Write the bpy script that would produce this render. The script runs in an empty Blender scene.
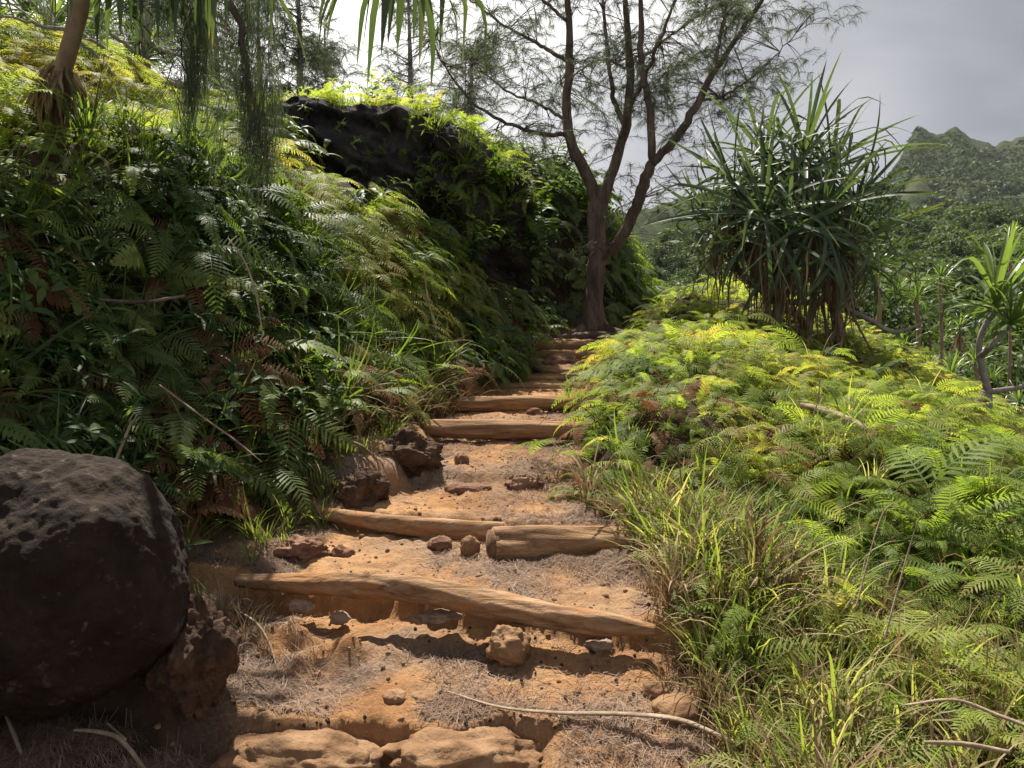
import bpy, math, random
import numpy as np
from mathutils import Vector, noise as mnoise

random.seed(7)
RNG = np.random.default_rng(11)
R = math.radians
scene = bpy.context.scene
col = scene.collection

# ------------------------------------------------------------------ camera
F = 800.0
PITCH = math.atan(34 / F)
CAM = Vector((0, 0, 1.6))
cd = bpy.data.cameras.new('camera')
cam = bpy.data.objects.new('camera', cd)
col.objects.link(cam)
cam.location = CAM
cam.rotation_euler = (math.pi / 2 - PITCH, 0, 0)
cd.sensor_width = 36
cd.lens = F / 1024 * 36
cd.clip_start = 0.05
cd.clip_end = 6000
scene.camera = cam


def ray(px, py):
    a, b = (px - 512) / F, (384 - py) / F
    return (a, math.cos(PITCH) + b * math.sin(PITCH), -math.sin(PITCH) + b * math.cos(PITCH))


def P(px, py, d):
    """point at forward distance d (metres along +Y) seen in direction px, py"""
    r = ray(px, py)
    k = d / r[1]
    return np.array((r[0] * k, d, 1.6 + r[2] * k))


def project(p):
    p = np.asarray(p, float)
    x, y, z = p[..., 0], p[..., 1], p[..., 2] - 1.6
    f = y * math.cos(PITCH) - z * math.sin(PITCH)
    u = y * math.sin(PITCH) + z * math.cos(PITCH)
    f = np.where(f < .05, .05, f)
    return 512 + F * x / f, 384 - F * u / f


# ------------------------------------------------------------------ noise
def _hash(ix, iy, seed):
    h = (ix.astype(np.int64) * 374761393 + iy.astype(np.int64) * 668265263 + seed * 974634777) & 0xffffffff
    h = ((h ^ (h >> 13)) * 1274126177) & 0xffffffff
    h = h ^ (h >> 16)
    return (h & 0xffff) / 65535.0


def vn(x, y, seed=0):
    x = np.asarray(x, float); y = np.asarray(y, float)
    ix, iy = np.floor(x), np.floor(y)
    fx, fy = x - ix, y - iy
    fx = fx * fx * fx * (fx * (fx * 6 - 15) + 10); fy = fy * fy * fy * (fy * (fy * 6 - 15) + 10)
    a = _hash(ix, iy, seed); b = _hash(ix + 1, iy, seed); c = _hash(ix, iy + 1, seed); d = _hash(ix + 1, iy + 1, seed)
    return (a + (b - a) * fx) * (1 - fy) + (c + (d - c) * fx) * fy


def fbm(x, y, octv=4, seed=0):
    s, a, t = 0, 1, 0
    for i in range(octv):
        s = s + a * (vn(np.asarray(x) * 2 ** i + 17.3 * i, np.asarray(y) * 2 ** i - 9.1 * i, seed + i) - .5)
        t += a; a *= .5
    return s / t * 2


def sst(t):
    t = np.clip(t, 0, 1)
    return t * t * (3 - 2 * t)


# ------------------------------------------------------------------ terrain height
# steps: centre line y = a + b x, height just below and just above the riser, riser run
STEPS = [(3.20, -.02, -.19, .02, .07), (3.93, -.266, .155, .30, .12), (5.02, -.27, .40, .50, .10), (6.05, .05, .58, .66, .10),
         (7.34, .02, .76, .895, .09), (8.66, .0, .93, 1.05, .08), (10.25, .0, 1.11, 1.165, .08), (11.05, .03, 1.18, 1.235, .08),
         (12.05, -.06, 1.26, 1.345, .08), (13.25, .0, 1.42, 1.56, .08), (14.05, .0, 1.585, 1.68, .08)]
ys_, zs_ = [-10], [-.6]
for (a, b, lo, hi, w) in STEPS:
    pass


def zpath(x, y):
    yy = y + .10 * fbm(x * 3.3, y * 3.3, 4, 5) + .022 * fbm(x * 13, y * 13, 3, 6)
    out = np.full(np.shape(x), -.19) - .09 * np.clip(3.2 - y, 0, 20)
    prev = None
    for i, (a, b, lo, hi, w) in enumerate(STEPS):
        yl = a + b * np.clip(x, -2.2, 2.4)
        step = sst((yy - yl - .05 - .05 * fbm(x * 6, y * 2, 3, 8)) / (w * .7))
        if i == 0:
            q = sst((x + .02) / .25)
            step = step * (1 - q) + q * np.clip((y - 2.3) / 1.0, 0, 1)
        out = out + (hi - lo) * step
        if i + 1 < len(STEPS):
            a2, b2 = STEPS[i + 1][:2]
            yn = a2 + b2 * np.clip(x, -2.2, 2.4)
            out = out + (STEPS[i + 1][2] - hi) * np.clip((y - yl) / np.maximum(yn - yl, .1), 0, 1)
        else:
            out = out + .14 * np.clip(y - yl, 0, 1.6) + .085 * np.clip(y - yl - 1.6, 0, 60)
    return out


def I(y, xs, vs):
    return np.interp(y, xs, vs)


def xl_(y): return I(y, [0, 3, 4, 5, 6, 7.3, 8.6, 10.2, 12, 14, 15.5, 18], [-1.1, -1.15, -1.35, -1.2, -.84, -.76, -.58, -.1, .25, .3, .7, 2.2])
def xr_(y): return I(y, [0, 3, 4, 5, 6, 7.3, 8.6, 10, 12, 14, 16, 19, 24], [.9, .85, .78, .72, .36, .5, .7, .95, 1.35, 1.9, 2.7, 4.2, 7])
def xf_(y): return I(y, [-5, 3, 4.9, 6, 7.3, 8.6, 10.2, 12, 14, 16, 17, 18.5, 20, 23, 30], [-2.6, -2.35, -2.05, -1.4, -.98, -.72, -.22, .12, .28, .75, 1.3, 2.6, 3.7, 3.4, 2.5])


def near_h(x, y):
    x = np.asarray(x, float); y = np.asarray(y, float)
    zp = zpath(x, y)
    micro = .03 * fbm(x * 2.2, y * 2.2, 4, 3) + .026 * fbm(x * 7, y * 7, 4, 23) + .012 * fbm(x * 22, y * 22, 2, 24)
    # left
    s = (xf_(y) - x) * .88 + .25 * fbm(x * .9, y * .9, 3, 31)
    amp = I(y, [0, 4, 8, 12, 15, 18, 26], [1.8, 1.9, 2.0, 2.15, 2.7, 3.2, 3.0])
    bank = amp * sst((s + .1) / 1.85) + I(y, [0, 6, 9, 12, 18], [.26, .28, .48, .5, .25]) * np.clip(s - 1.35, 0, 5.5) + .3 * fbm(x * 1.1, y * 1.1, 3, 41) * sst(s / .8)
    shoulder = .14 * np.clip(xl_(y) - x, 0, 1.4)
    ped = .20 * np.exp(-(((x + 1.75) / .5) ** 2 + ((y - 3.35) / .5) ** 2))
    ledge = (.2 * sst((xl_(y) + .12 - x + .12 * fbm(x * 4, y * 4, 3, 88)) / .16) * sst((y - 5.65) / .3) * sst((7.3 - y) / .3)
             + .11 * np.exp(-((x + .95) / .35) ** 2 - ((y - 3.82 + .2 * (x + .95)) / .13) ** 2) * (1 + fbm(x * 9, y * 9, 3, 89)))
    left = zp + bank + shoulder + ped + ledge
    # right
    Rz = I(y, [-6, 0, 3, 4, 5, 5.6, 6.2, 7, 9, 12, 15, 17, 20, 25, 40], [-.9, -.3, -.02, .32, .52, .86, 1.02, 1.13, 1.36, 1.78, 2.45, 2.85, 3.15, 3.2, 2.5])
    xc = I(y, [3, 5, 7, 9, 12, 15, 17, 30], [1.0, 1.1, 1.6, 2.4, 3.9, 4.2, 4.6, 5.2])
    e = x - xc
    k1 = I(y, [3, 5, 7, 12, 30], [.16, .22, .28, .33, .2])
    right = Rz + .26 * np.exp(-((x - 1.25) / .55) ** 2 - ((y - 6.2) / .55) ** 2) - .12 * np.exp(-((x - 2.2) / .5) ** 2 - ((y - 5.4) / .5) ** 2) - k1 * np.clip(e, 0, 2.6) - .62 * np.clip(e - 2.6, 0, 60) + .34 * fbm(x * .95, y * .95, 3, 51)
    tr = sst((x - xr_(y) - .04) / I(y, [3, 5, 6, 9], [.5, .6, .55, .9]))
    z = left * (1 - tr) + right * tr
    return z + micro


def far_h(x, y):
    r = np.hypot(x, y)
    F_ = np.interp(r, [0, 25, 45, 80, 150, 300, 400, 500], [-8, -10, -12, -7, 3, 31, 52, 70])
    return F_ + np.clip(r / 120, 0.3, 3) * 5 * fbm(x / 45, y / 45, 4, 61)


def h(x, y):
    x = np.asarray(x, float); y = np.asarray(y, float)
    n = near_h(x, y)
    f = far_h(x, y)
    w = sst((np.maximum(x - 7, y - 24)) / 14.)
    return np.where(n > f, n, f)


def H(x, y): return float(h(np.array([x]), np.array([y]))[0])


def normal(x, y, e=.08):
    x = np.asarray(x, float); y = np.asarray(y, float)
    nx = -(h(x + e, y) - h(x - e, y)) / (2 * e); ny = -(h(x, y + e) - h(x, y - e)) / (2 * e)
    n = np.stack([nx, ny, np.ones_like(nx)], -1)
    return n / np.linalg.norm(n, axis=-1, keepdims=True)


_D = np.concatenate([np.arange(2.2, 12, .02), np.arange(12, 40, .1)])


def ground(px, py):
    """where the line of sight meets the ground"""
    r = ray(px, py)
    k = _D / r[1]
    x, y, z = r[0] * k, _D, 1.6 + r[2] * k
    hh = h(x, y)
    i = np.argmax(hh >= z)
    if not (hh >= z).any():
        i = len(_D) - 1
    return np.array((x[i], y[i], hh[i]))


# ------------------------------------------------------------------ mesh builder
class MB:
    def __init__(s):
        s.v, s.q, s.t, s.n = [], [], [], 0

    def add(s, V, Q, T=None):
        V = np.asarray(V, np.float32).reshape(-1, 3); Q = np.asarray(Q, np.int64).reshape(-1, 4)
        s.v.append(V); s.q.append(Q + s.n)
        s.t.append(np.full(len(V), .5, np.float32) if T is None else np.broadcast_to(np.asarray(T, np.float32), (len(V),)))
        s.n += len(V)
        return s

    def arrays(s):
        return np.concatenate(s.v), np.concatenate(s.q), np.concatenate(s.t)

    def mesh(s, name, mat, smooth=False):
        V, Q, T = s.arrays()
        me = bpy.data.meshes.new(name)
        me.vertices.add(len(V)); me.vertices.foreach_set('co', V.ravel())
        tri = Q[:, 3] == Q[:, 2]
        counts = np.where(tri, 3, 4)
        loops = Q.ravel()
        if tri.any():
            keep = np.ones(Q.shape, bool); keep[tri, 3] = False
            loops = Q[keep]
        me.loops.add(len(loops)); me.loops.foreach_set('vertex_index', loops.astype(np.int32))
        me.polygons.add(len(Q))
        st = np.concatenate([[0], np.cumsum(counts)[:-1]])
        me.polygons.foreach_set('loop_start', st.astype(np.int32))
        if smooth:
            me.polygons.foreach_set('use_smooth', np.ones(len(Q), bool))
        at = me.attributes.new('tint', 'FLOAT', 'POINT'); at.data.foreach_set('value', np.ascontiguousarray(T))
        me.update(calc_edges=True)
        for m_ in (mat if isinstance(mat, (list, tuple)) else [mat]):
            me.materials.append(m_)
        return me

    def build(s, name, mat, parent=None, smooth=False):
        return link(name, s.mesh(name, mat, smooth), parent)


def link(name, data, parent=None):
    o = bpy.data.objects.new(name, data)
    col.objects.link(o)
    if parent: o.parent = parent
    return o


def tag(o, label=None, cat=None, group=None, kind=None):
    if label: o['label'] = label
    if cat: o['category'] = cat
    if group: o['group'] = group
    if kind: o['kind'] = kind
    return o


def empty(name, loc, label, cat, group=None, rz=0):
    o = bpy.data.objects.new(name, None); col.objects.link(o)
    o.empty_display_size = .1
    o.location = loc; o.rotation_euler = (0, 0, rz)
    return tag(o, label, cat, group)


def unit(a):
    a = np.asarray(a, float)
    return a / np.maximum(np.linalg.norm(a, axis=-1, keepdims=True), 1e-9)


def spline(pts, n):
    """Catmull-Rom through the rows of pts (any width)"""
    p = np.asarray(pts, float)
    p = np.vstack([2 * p[0] - p[1], p, 2 * p[-1] - p[-2]])
    t = np.linspace(0, len(p) - 3 - 1e-6, n)
    i = np.floor(t).astype(int); f = (t - i)[:, None]
    a, b, c, d = p[i], p[i + 1], p[i + 2], p[i + 3]
    return .5 * ((2 * b) + (-a + c) * f + (2 * a - 5 * b + 4 * c - d) * f ** 2 + (-a + 3 * b - 3 * c + d) * f ** 3)


def tube(mb, pts, rad, sides=8, rough=0, rfreq=3, seed=0, cap=True, tint=.5, squash=1):
    pts = np.asarray(pts, float); n = len(pts)
    rad = np.broadcast_to(np.asarray(rad, float), (n,))
    T = unit(np.gradient(pts, axis=0))
    up = np.array((0, 0, 1.)) if abs(T[0, 2]) < .9 else np.array((1., 0, 0))
    N = np.zeros_like(T); N[0] = unit(np.cross(np.cross(T[0], up), T[0]))
    for i in range(1, n):
        N[i] = unit(N[i - 1] - T[i] * np.dot(N[i - 1], T[i]))
    B = np.cross(T, N)
    a = np.linspace(0, 2 * math.pi, sides, endpoint=False)
    L = np.concatenate([[0], np.cumsum(np.linalg.norm(np.diff(pts, axis=0), axis=1))])
    rr = np.repeat(rad[:, None], sides, 1)
    if rough:
        ca, sa = np.cos(a) * 1.3, np.sin(a) * 1.3
        nz = fbm(L[:, None] * rfreq + ca[None] * .9 + seed * 7.7, sa[None] * .9 + L[:, None] * .4 + seed, 4, 70 + seed % 50)
        nz2 = fbm(L[:, None] * rfreq * .5 + seed, a[None] * 2.2 + L[:, None], 3, 90 + seed % 50)
        rr = rr * (1 + rough * nz + rough * .5 * nz2)
    V = pts[:, None] + (np.cos(a)[None, :, None] * N[:, None] * squash + np.sin(a)[None, :, None] * B[:, None]) * rr[..., None]
    i, j = np.meshgrid(np.arange(n - 1), np.arange(sides), indexing='ij')
    j2 = (j + 1) % sides
    Q = np.stack([i * sides + j, i * sides + j2, (i + 1) * sides + j2, (i + 1) * sides + j], -1).reshape(-1, 4)
    V = V.reshape(-1, 3)
    if cap:
        c0, c1 = len(V), len(V) + 1
        V = np.vstack([V, pts[:1] - T[:1] * rad[0] * .15, pts[-1:] + T[-1:] * rad[-1] * .15])
        jj = np.arange(sides); j2 = (jj + 1) % sides
        Q = np.vstack([Q, np.stack([jj * 0 + c0, j2, jj, jj], -1), np.stack([jj * 0 + c1, (n - 1) * sides + jj, (n - 1) * sides + j2, (n - 1) * sides + j2], -1)])
    mb.add(V, Q, tint)
    return mb


def ribbon(C, S, Nn, w, fold=.0):
    """leaf strip along centre line C (n,3) with side S, normal Nn, half widths w; folded along the midrib -> V, Q"""
    n = len(C)
    l = C - S * w[:, None] + Nn * (w * fold)[:, None]
    r = C + S * w[:, None] + Nn * (w * fold)[:, None]
    if fold:
        V = np.stack([l, C, r], 1).reshape(-1, 3); k = 3
        i = np.arange(n - 1)
        Q = np.concatenate([np.stack([i * 3, i * 3 + 1, i * 3 + 4, i * 3 + 3], -1), np.stack([i * 3 + 1, i * 3 + 2, i * 3 + 5, i * 3 + 4], -1)])
    else:
        V = np.stack([l, r], 1).reshape(-1, 3)
        i = np.arange(n - 1)
        Q = np.stack([i * 2, i * 2 + 1, i * 2 + 3, i * 2 + 2], -1)
    return V, Q


# ------------------------------------------------------------------ materials
def mat_new(name):
    m = bpy.data.materials.new(name); m.use_nodes = True
    nt = m.node_tree; nt.nodes.clear()
    return m, nt, nt.nodes.new


def ramp(nt, fac, stops):
    n = nt.nodes.new('ShaderNodeValToRGB')
    e = n.color_ramp.elements
    while len(e) < len(stops): e.new(.5)
    for k, (p, c) in enumerate(stops):
        e[k].position = p; e[k].color = (*c, 1)
    nt.links.new(fac, n.inputs[0])
    return n.outputs[0]


def mixc(nt, fac, a, b, typ='MIX'):
    n = nt.nodes.new('ShaderNodeMix'); n.data_type = 'RGBA'; n.blend_type = typ
    for s, v in ((n.inputs[0], fac), (n.inputs[6], a), (n.inputs[7], b)):
        if hasattr(v, 'is_output'): nt.links.new(v, s)
        elif isinstance(v, (int, float)): s.default_value = v
        else: s.default_value = (*v, 1)
    return n.outputs[2]


def math_(nt, op, a, b=0.5, clamp=False):
    n = nt.nodes.new('ShaderNodeMath'); n.operation = op; n.use_clamp = clamp
    for s, v in ((n.inputs[0], a), (n.inputs[1], b)):
        if hasattr(v, 'is_output'): nt.links.new(v, s)
        else: s.default_value = v
    return n.outputs[0]


def noise_(nt, scale, detail=4, rough=.55, vec=None, dist=0):
    n = nt.nodes.new('ShaderNodeTexNoise')
    n.inputs['Scale'].default_value = scale; n.inputs['Detail'].default_value = detail
    n.inputs['Roughness'].default_value = rough; n.inputs['Distortion'].default_value = dist
    if vec is None:
        g = nt.nodes.new('ShaderNodeNewGeometry'); vec = g.outputs['Position']
    nt.links.new(vec, n.inputs['Vector'])
    return n.outputs[0]


def objcoord(nt):
    return nt.nodes.new('ShaderNodeTexCoord').outputs['Object']


def attr(nt, name):
    n = nt.nodes.new('ShaderNodeAttribute'); n.attribute_name = name
    return n.outputs['Fac']


def leaf_mat(name, cols, trans, tfac=.4, rough=.42, spec=.35, big=.0):
    """cols: ramp stops of leaf colour over tint; trans: colour of light coming through"""
    m, nt, new = mat_new(name)
    t = attr(nt, 'tint')
    oi = new('ShaderNodeObjectInfo')
    t2 = math_(nt, 'ADD', t, math_(nt, 'MULTIPLY', math_(nt, 'SUBTRACT', oi.outputs['Random'], .5), .25))
    nz = noise_(nt, 1.7, 2)
    t3 = math_(nt, 'ADD', t2, math_(nt, 'MULTIPLY', math_(nt, 'SUBTRACT', nz, .5), .5), True)
    c = ramp(nt, t3, cols)
    pb = new('ShaderNodeBsdfPrincipled'); nt.links.new(c, pb.inputs['Base Color'])
    pb.inputs['Roughness'].default_value = rough; pb.inputs['Specular IOR Level'].default_value = spec
    tb = new('ShaderNodeBsdfTranslucent')
    tc = mixc(nt, 1.0, c, trans, 'MULTIPLY')
    nt.links.new(tc, tb.inputs['Color'])
    mx = new('ShaderNodeMixShader'); mx.inputs[0].default_value = tfac
    nt.links.new(pb.outputs[0], mx.inputs[1]); nt.links.new(tb.outputs[0], mx.inputs[2])
    out = new('ShaderNodeOutputMaterial'); nt.links.new(mx.outputs[0], out.inputs[0])
    return m


def rough_mat(name, stops, scale=4, bump=.4, bscale=30, rough=.9, objspace=True, extra=None, stretch=None, bdist=.02):
    m, nt, new = mat_new(name)
    vec = objcoord(nt) if objspace else None
    if stretch:
        mp = new('ShaderNodeMapping'); mp.inputs['Scale'].default_value = stretch
        if vec is None: vec = new('ShaderNodeNewGeometry').outputs['Position']
        nt.links.new(vec, mp.inputs[0]); vec = mp.outputs[0]
    n1 = noise_(nt, scale, 9, .68, vec, .3)
    c = ramp(nt, n1, stops)
    if extra:
        sc, thr, colr = extra
        n2 = noise_(nt, sc, 5, .6, vec)
        f = math_(nt, 'MULTIPLY', math_(nt, 'SUBTRACT', n2, thr), 9, True)
        c = mixc(nt, f, c, colr)
    pb = new('ShaderNodeBsdfPrincipled'); nt.links.new(c, pb.inputs['Base Color'])
    pb.inputs['Roughness'].default_value = rough; pb.inputs['Specular IOR Level'].default_value = .2
    b = new('ShaderNodeBump'); b.inputs['Strength'].default_value = bump; b.inputs['Distance'].default_value = bdist
    nb = noise_(nt, bscale, 8, .65, vec)
    nt.links.new(nb, b.inputs['Height']); nt.links.new(b.outputs[0], pb.inputs['Normal'])
    out = new('ShaderNodeOutputMaterial'); nt.links.new(pb.outputs[0], out.inputs[0])
    return m


M = {}
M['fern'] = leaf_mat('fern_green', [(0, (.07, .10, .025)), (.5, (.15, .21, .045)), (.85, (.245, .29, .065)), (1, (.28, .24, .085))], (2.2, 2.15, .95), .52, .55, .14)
M['fern_shaded'] = leaf_mat('fern_green_shaded', [(0, (.05, .075, .03)), (.5, (.10, .14, .045)), (.85, (.18, .215, .055)), (1, (.17, .17, .06))], (2.2, 2.4, .7), .45, .5, .16)  # darkened copy of the fern green, bank shade put into the leaf colour
M['broad'] = leaf_mat('broad_leaf', [(0, (.03, .055, .022)), (.6, (.06, .10, .03)), (1, (.12, .17, .04))], (2.4, 2.3, .6), .4, .5, .14)
M['grass'] = leaf_mat('grass_blade', [(0, (.06, .095, .024)), (.55, (.14, .18, .04)), (.8, (.25, .25, .08)), (1, (.38, .32, .16))], (1.75, 2.0, .8), .45, .5, .2)
M['dry'] = leaf_mat('dry_leaf', [(0, (.12, .075, .04)), (.5, (.24, .16, .09)), (1, (.42, .33, .21))], (1.2, 1.1, .9), .25, .8, .1)
M['rust'] = leaf_mat('dead_fern', [(0, (.07, .035, .02)), (.5, (.16, .075, .04)), (1, (.27, .16, .09))], (1.3, 1.1, .8), .3, .8, .1)
M['pand'] = leaf_mat('sword_leaf', [(0, (.045, .07, .04)), (.5, (.08, .115, .06)), (.85, (.13, .165, .075)), (1, (.3, .22, .09))], (1.7, 1.8, .7), .3, .5, .25)
M['pand_light'] = leaf_mat('young_sword_leaf', [(0, (.06, .10, .03)), (.5, (.11, .17, .05)), (1, (.22, .26, .09))], (1.7, 1.8, .7), .4, .33, .5)
M['needle'] = leaf_mat('casuarina_needle', [(0, (.035, .046, .03)), (.5, (.07, .088, .056)), (1, (.12, .14, .08))], (1.7, 1.8, 1.2), .4, .6, .15)
M['forest'] = leaf_mat('forest_leaf', [(0, (.028, .045, .018)), (.5, (.06, .09, .03)), (1, (.12, .15, .05))], (1.6, 1.7, .7), .3, .6, .2)
M['litter'] = leaf_mat('fallen_needle', [(0, (.09, .052, .033)), (.5, (.26, .18, .13)), (1, (.48, .38, .30))], (1, 1, 1), .1, .8, .1)
M['bark'] = rough_mat('casuarina_bark', [(.3, (.055, .038, .029)), (.5, (.15, .105, .08)), (.7, (.30, .22, .175))], 7, 1.0, 16, .9, False, stretch=(1, 1, .18), bdist=.07)
M['bark_grey'] = rough_mat('grey_bark', [(.3, (.14, .12, .1)), (.5, (.28, .24, .2)), (.7, (.42, .37, .31))], 6, .7, 18, .9, False, stretch=(1, 1, .6))
M['stilt'] = rough_mat('stilt_root', [(.3, (.16, .105, .065)), (.6, (.3, .21, .135)), (.75, (.4, .3, .2))], 7, .5, 30, .9, False, stretch=(1, 1, .5))
def log_mat():
    m, nt, new = mat_new('weathered_log')
    oc = objcoord(nt)
    def mp(v):
        q = new('ShaderNodeMapping'); q.inputs['Scale'].default_value = v; nt.links.new(oc, q.inputs[0]); return q.outputs[0]
    grain = noise_(nt, 14, 6, .65, mp((.12, 1.6, 1.6)), .5); blot = noise_(nt, 3.2, 6, .62, mp((.7, 1.3, 1.3)), .4); fine = noise_(nt, 70, 4, .7, oc)
    c = ramp(nt, grain, [(.30, (.10, .055, .03)), (.45, (.25, .145, .078)), (.58, (.35, .22, .125)), (.74, (.44, .31, .195))])
    c = mixc(nt, math_(nt, 'MULTIPLY', math_(nt, 'SUBTRACT', blot, .52), 7, True), c, (.33, .165, .07))
    c = mixc(nt, math_(nt, 'MULTIPLY', math_(nt, 'SUBTRACT', .40, blot), 6, True), c, (.12, .07, .045))
    c = mixc(nt, math_(nt, 'MULTIPLY', math_(nt, 'SUBTRACT', fine, .6), 4, True), c, (.16, .09, .05))
    pb = new('ShaderNodeBsdfPrincipled'); nt.links.new(c, pb.inputs['Base Color']); pb.inputs['Roughness'].default_value = .92; pb.inputs['Specular IOR Level'].default_value = .12
    b = new('ShaderNodeBump'); b.inputs['Strength'].default_value = .9; b.inputs['Distance'].default_value = .016
    nt.links.new(math_(nt, 'ADD', grain, math_(nt, 'MULTIPLY', fine, .35)), b.inputs['Height']); nt.links.new(b.outputs[0], pb.inputs['Normal'])
    out = new('ShaderNodeOutputMaterial'); nt.links.new(pb.outputs[0], out.inputs[0])
    return m


M['log'] = log_mat()
M['cut'] = rough_mat('cut_wood', [(.3, (.10, .058, .033)), (.6, (.19, .11, .06)), (.8, (.28, .18, .1))], 14, .6, 40, .9, False)
M['boulder'] = rough_mat('dark_boulder', [(.3, (.012, .008, .0055)), (.5, (.027, .018, .0125)), (.7, (.052, .036, .025))], 3.2, 1.0, 16, .95, False, extra=(17, .60, (.11, .08, .06)), bdist=.03)
M['crust'] = rough_mat('earth_crust', [(.3, (.03, .018, .012)), (.5, (.085, .05, .03)), (.72, (.19, .12, .075))], 7, 1.0, 26, .95, False, bdist=.03)
M['rock'] = rough_mat('brown_rock', [(.3, (.11, .058, .03)), (.5, (.25, .142, .073)), (.72, (.36, .232, .132))], 5, .8, 30, .92, False)
M['crusty'] = rough_mat('pale_crust', [(.3, (.15, .095, .06)), (.5, (.30, .205, .14)), (.72, (.44, .33, .24))], 9, .9, 34, .95, False)
M['rock_red'] = rough_mat('red_rock', [(.3, (.085, .042, .026)), (.5, (.19, .10, .062)), (.72, (.32, .20, .13))], 6, .9, 24, .92, False)
M['basalt'] = rough_mat('basalt_face', [(.3, (.016, .014, .014)), (.5, (.04, .034, .032)), (.72, (.11, .092, .08))], 2.2, 1.0, 12, .9, False, extra=(5, .63, (.14, .125, .105)), bdist=.06)
M['twig'] = rough_mat('dead_twig', [(.3, (.17, .12, .08)), (.55, (.34, .26, .18)), (.75, (.52, .42, .31))], 9, .5, 50, .9, False)
M['cone'] = rough_mat('dry_cone', [(.3, (.022, .015, .011)), (.7, (.07, .045, .03))], 60, .6, 200, .9, False)


def ground_mat():
    m, nt, new = mat_new('trail_earth')
    pth = attr(nt, 'tint')
    n1 = noise_(nt, 1.3, 6, .6); n2 = noise_(nt, 7, 6, .65, dist=.4); n3 = noise_(nt, 55, 5, .7)
    dirt = ramp(nt, n1, [(.32, (.24, .115, .05)), (.5, (.39, .205, .09)), (.66, (.44, .265, .135))])
    dirt = mixc(nt, math_(nt, 'MULTIPLY', math_(nt, 'SUBTRACT', n2, .50), 4, True), dirt, (.20, .105, .052))
    dirt = mixc(nt, math_(nt, 'MULTIPLY', math_(nt, 'SUBTRACT', n3, .52), 3, True), dirt, (.43, .28, .16))
    litter = ramp(nt, n3, [(.3, (.11, .068, .045)), (.55, (.25, .175, .125)), (.75, (.37, .28, .215))])
    lm = noise_(nt, 1.05, 4, .6, dist=.6)
    dirt = mixc(nt, math_(nt, 'MULTIPLY', math_(nt, 'SUBTRACT', lm, .455), 6, True), dirt, litter)
    soil = ramp(nt, n2, [(.3, (.022, .016, .011)), (.55, (.06, .042, .026)), (.75, (.11, .075, .045))])
    c = mixc(nt, pth, soil, dirt)
    pb = new('ShaderNodeBsdfPrincipled'); nt.links.new(c, pb.inputs['Base Color'])
    pb.inputs['Roughness'].default_value = .95; pb.inputs['Specular IOR Level'].default_value = .12
    b = new('ShaderNodeBump'); b.inputs['Strength'].default_value = 1.0; b.inputs['Distance'].default_value = .035
    hgt = math_(nt, 'ADD', n2, math_(nt, 'MULTIPLY', n3, .45))
    hgt = math_(nt, 'ADD', hgt, math_(nt, 'MULTIPLY', noise_(nt, 190, 3, .6), .15))
    nt.links.new(hgt, b.inputs['Height']); nt.links.new(b.outputs[0], pb.inputs['Normal'])
    out = new('ShaderNodeOutputMaterial'); nt.links.new(pb.outputs[0], out.inputs[0])
    return m


def hill_mat(name, s1, s2, k=1.0):
    m, nt, new = mat_new(name)
    n1 = noise_(nt, s1, 6, .62); n2 = noise_(nt, s2, 9, .78)
    c = ramp(nt, n2, [(.36, (.022, .032, .016)), (.5, (.055, .075, .03)), (.7, (.10, .12, .045))])
    c2 = ramp(nt, n2, [(.3, (.05, .06, .028)), (.6, (.12, .13, .055)), (.75, (.16, .14, .085))])
    c = mixc(nt, math_(nt, 'MULTIPLY', math_(nt, 'SUBTRACT', n1, .5), 8, True), c, c2)
    # bare rock where it is steep
    g = new('ShaderNodeNewGeometry'); sx = new('ShaderNodeSeparateXYZ'); nt.links.new(g.outputs['Normal'], sx.inputs[0])
    f = math_(nt, 'MULTIPLY', math_(nt, 'SUBTRACT', .52, sx.outputs[2]), 5, True)
    c = mixc(nt, f, c, (.075, .065, .055))
    c = mixc(nt, 1.0, c, (k, k, k), 'MULTIPLY')
    pb = new('ShaderNodeBsdfPrincipled'); nt.links.new(c, pb.inputs['Base Color'])
    pb.inputs['Roughness'].default_value = .95; pb.inputs['Specular IOR Level'].default_value = .05
    b = new('ShaderNodeBump'); b.inputs['Strength'].default_value = 1; b.inputs['Distance'].default_value = 5 if s2 > .04 else 9
    nt.links.new(n2, b.inputs['Height']); nt.links.new(b.outputs[0], pb.inputs['Normal'])
    out = new('ShaderNodeOutputMaterial'); nt.links.new(pb.outputs[0], out.inputs[0])
    return m


M['ground'] = ground_mat()
M['hills'] = hill_mat('hillside_green', .012, .09, .7)
M['mount'] = hill_mat('mountain_green', .006, .05, .75)

# ------------------------------------------------------------------ ground sheet


def gridmesh(X, Y, Z, T):
    n, m_ = X.shape
    V = np.stack([X, Y, Z], -1).reshape(-1, 3)
    i, j = np.meshgrid(np.arange(n - 1), np.arange(m_ - 1), indexing='ij')
    k = i * m_ + j
    Q = np.stack([k, k + m_, k + m_ + 1, k + 1], -1).reshape(-1, 4)
    b = MB(); b.add(V, Q, T.ravel())
    return b


xs = np.unique(np.concatenate([np.linspace(-40, -6, 45), np.linspace(-6, -2.3, 55), np.linspace(-2.3, 2.3, 250), np.linspace(2.3, 8, 60), np.linspace(8, 45, 60)]).round(4))
ys = np.unique(np.concatenate([np.linspace(-10, 2.4, 36), np.arange(2.4, 5.6, .017), np.arange(5.6, 9.2, .028), np.arange(9.2, 17, .06), np.linspace(17, 55, 80)]).round(4))
GX, GY = np.meshgrid(xs, ys, indexing='ij')
GZ = h(GX, GY)


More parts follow.
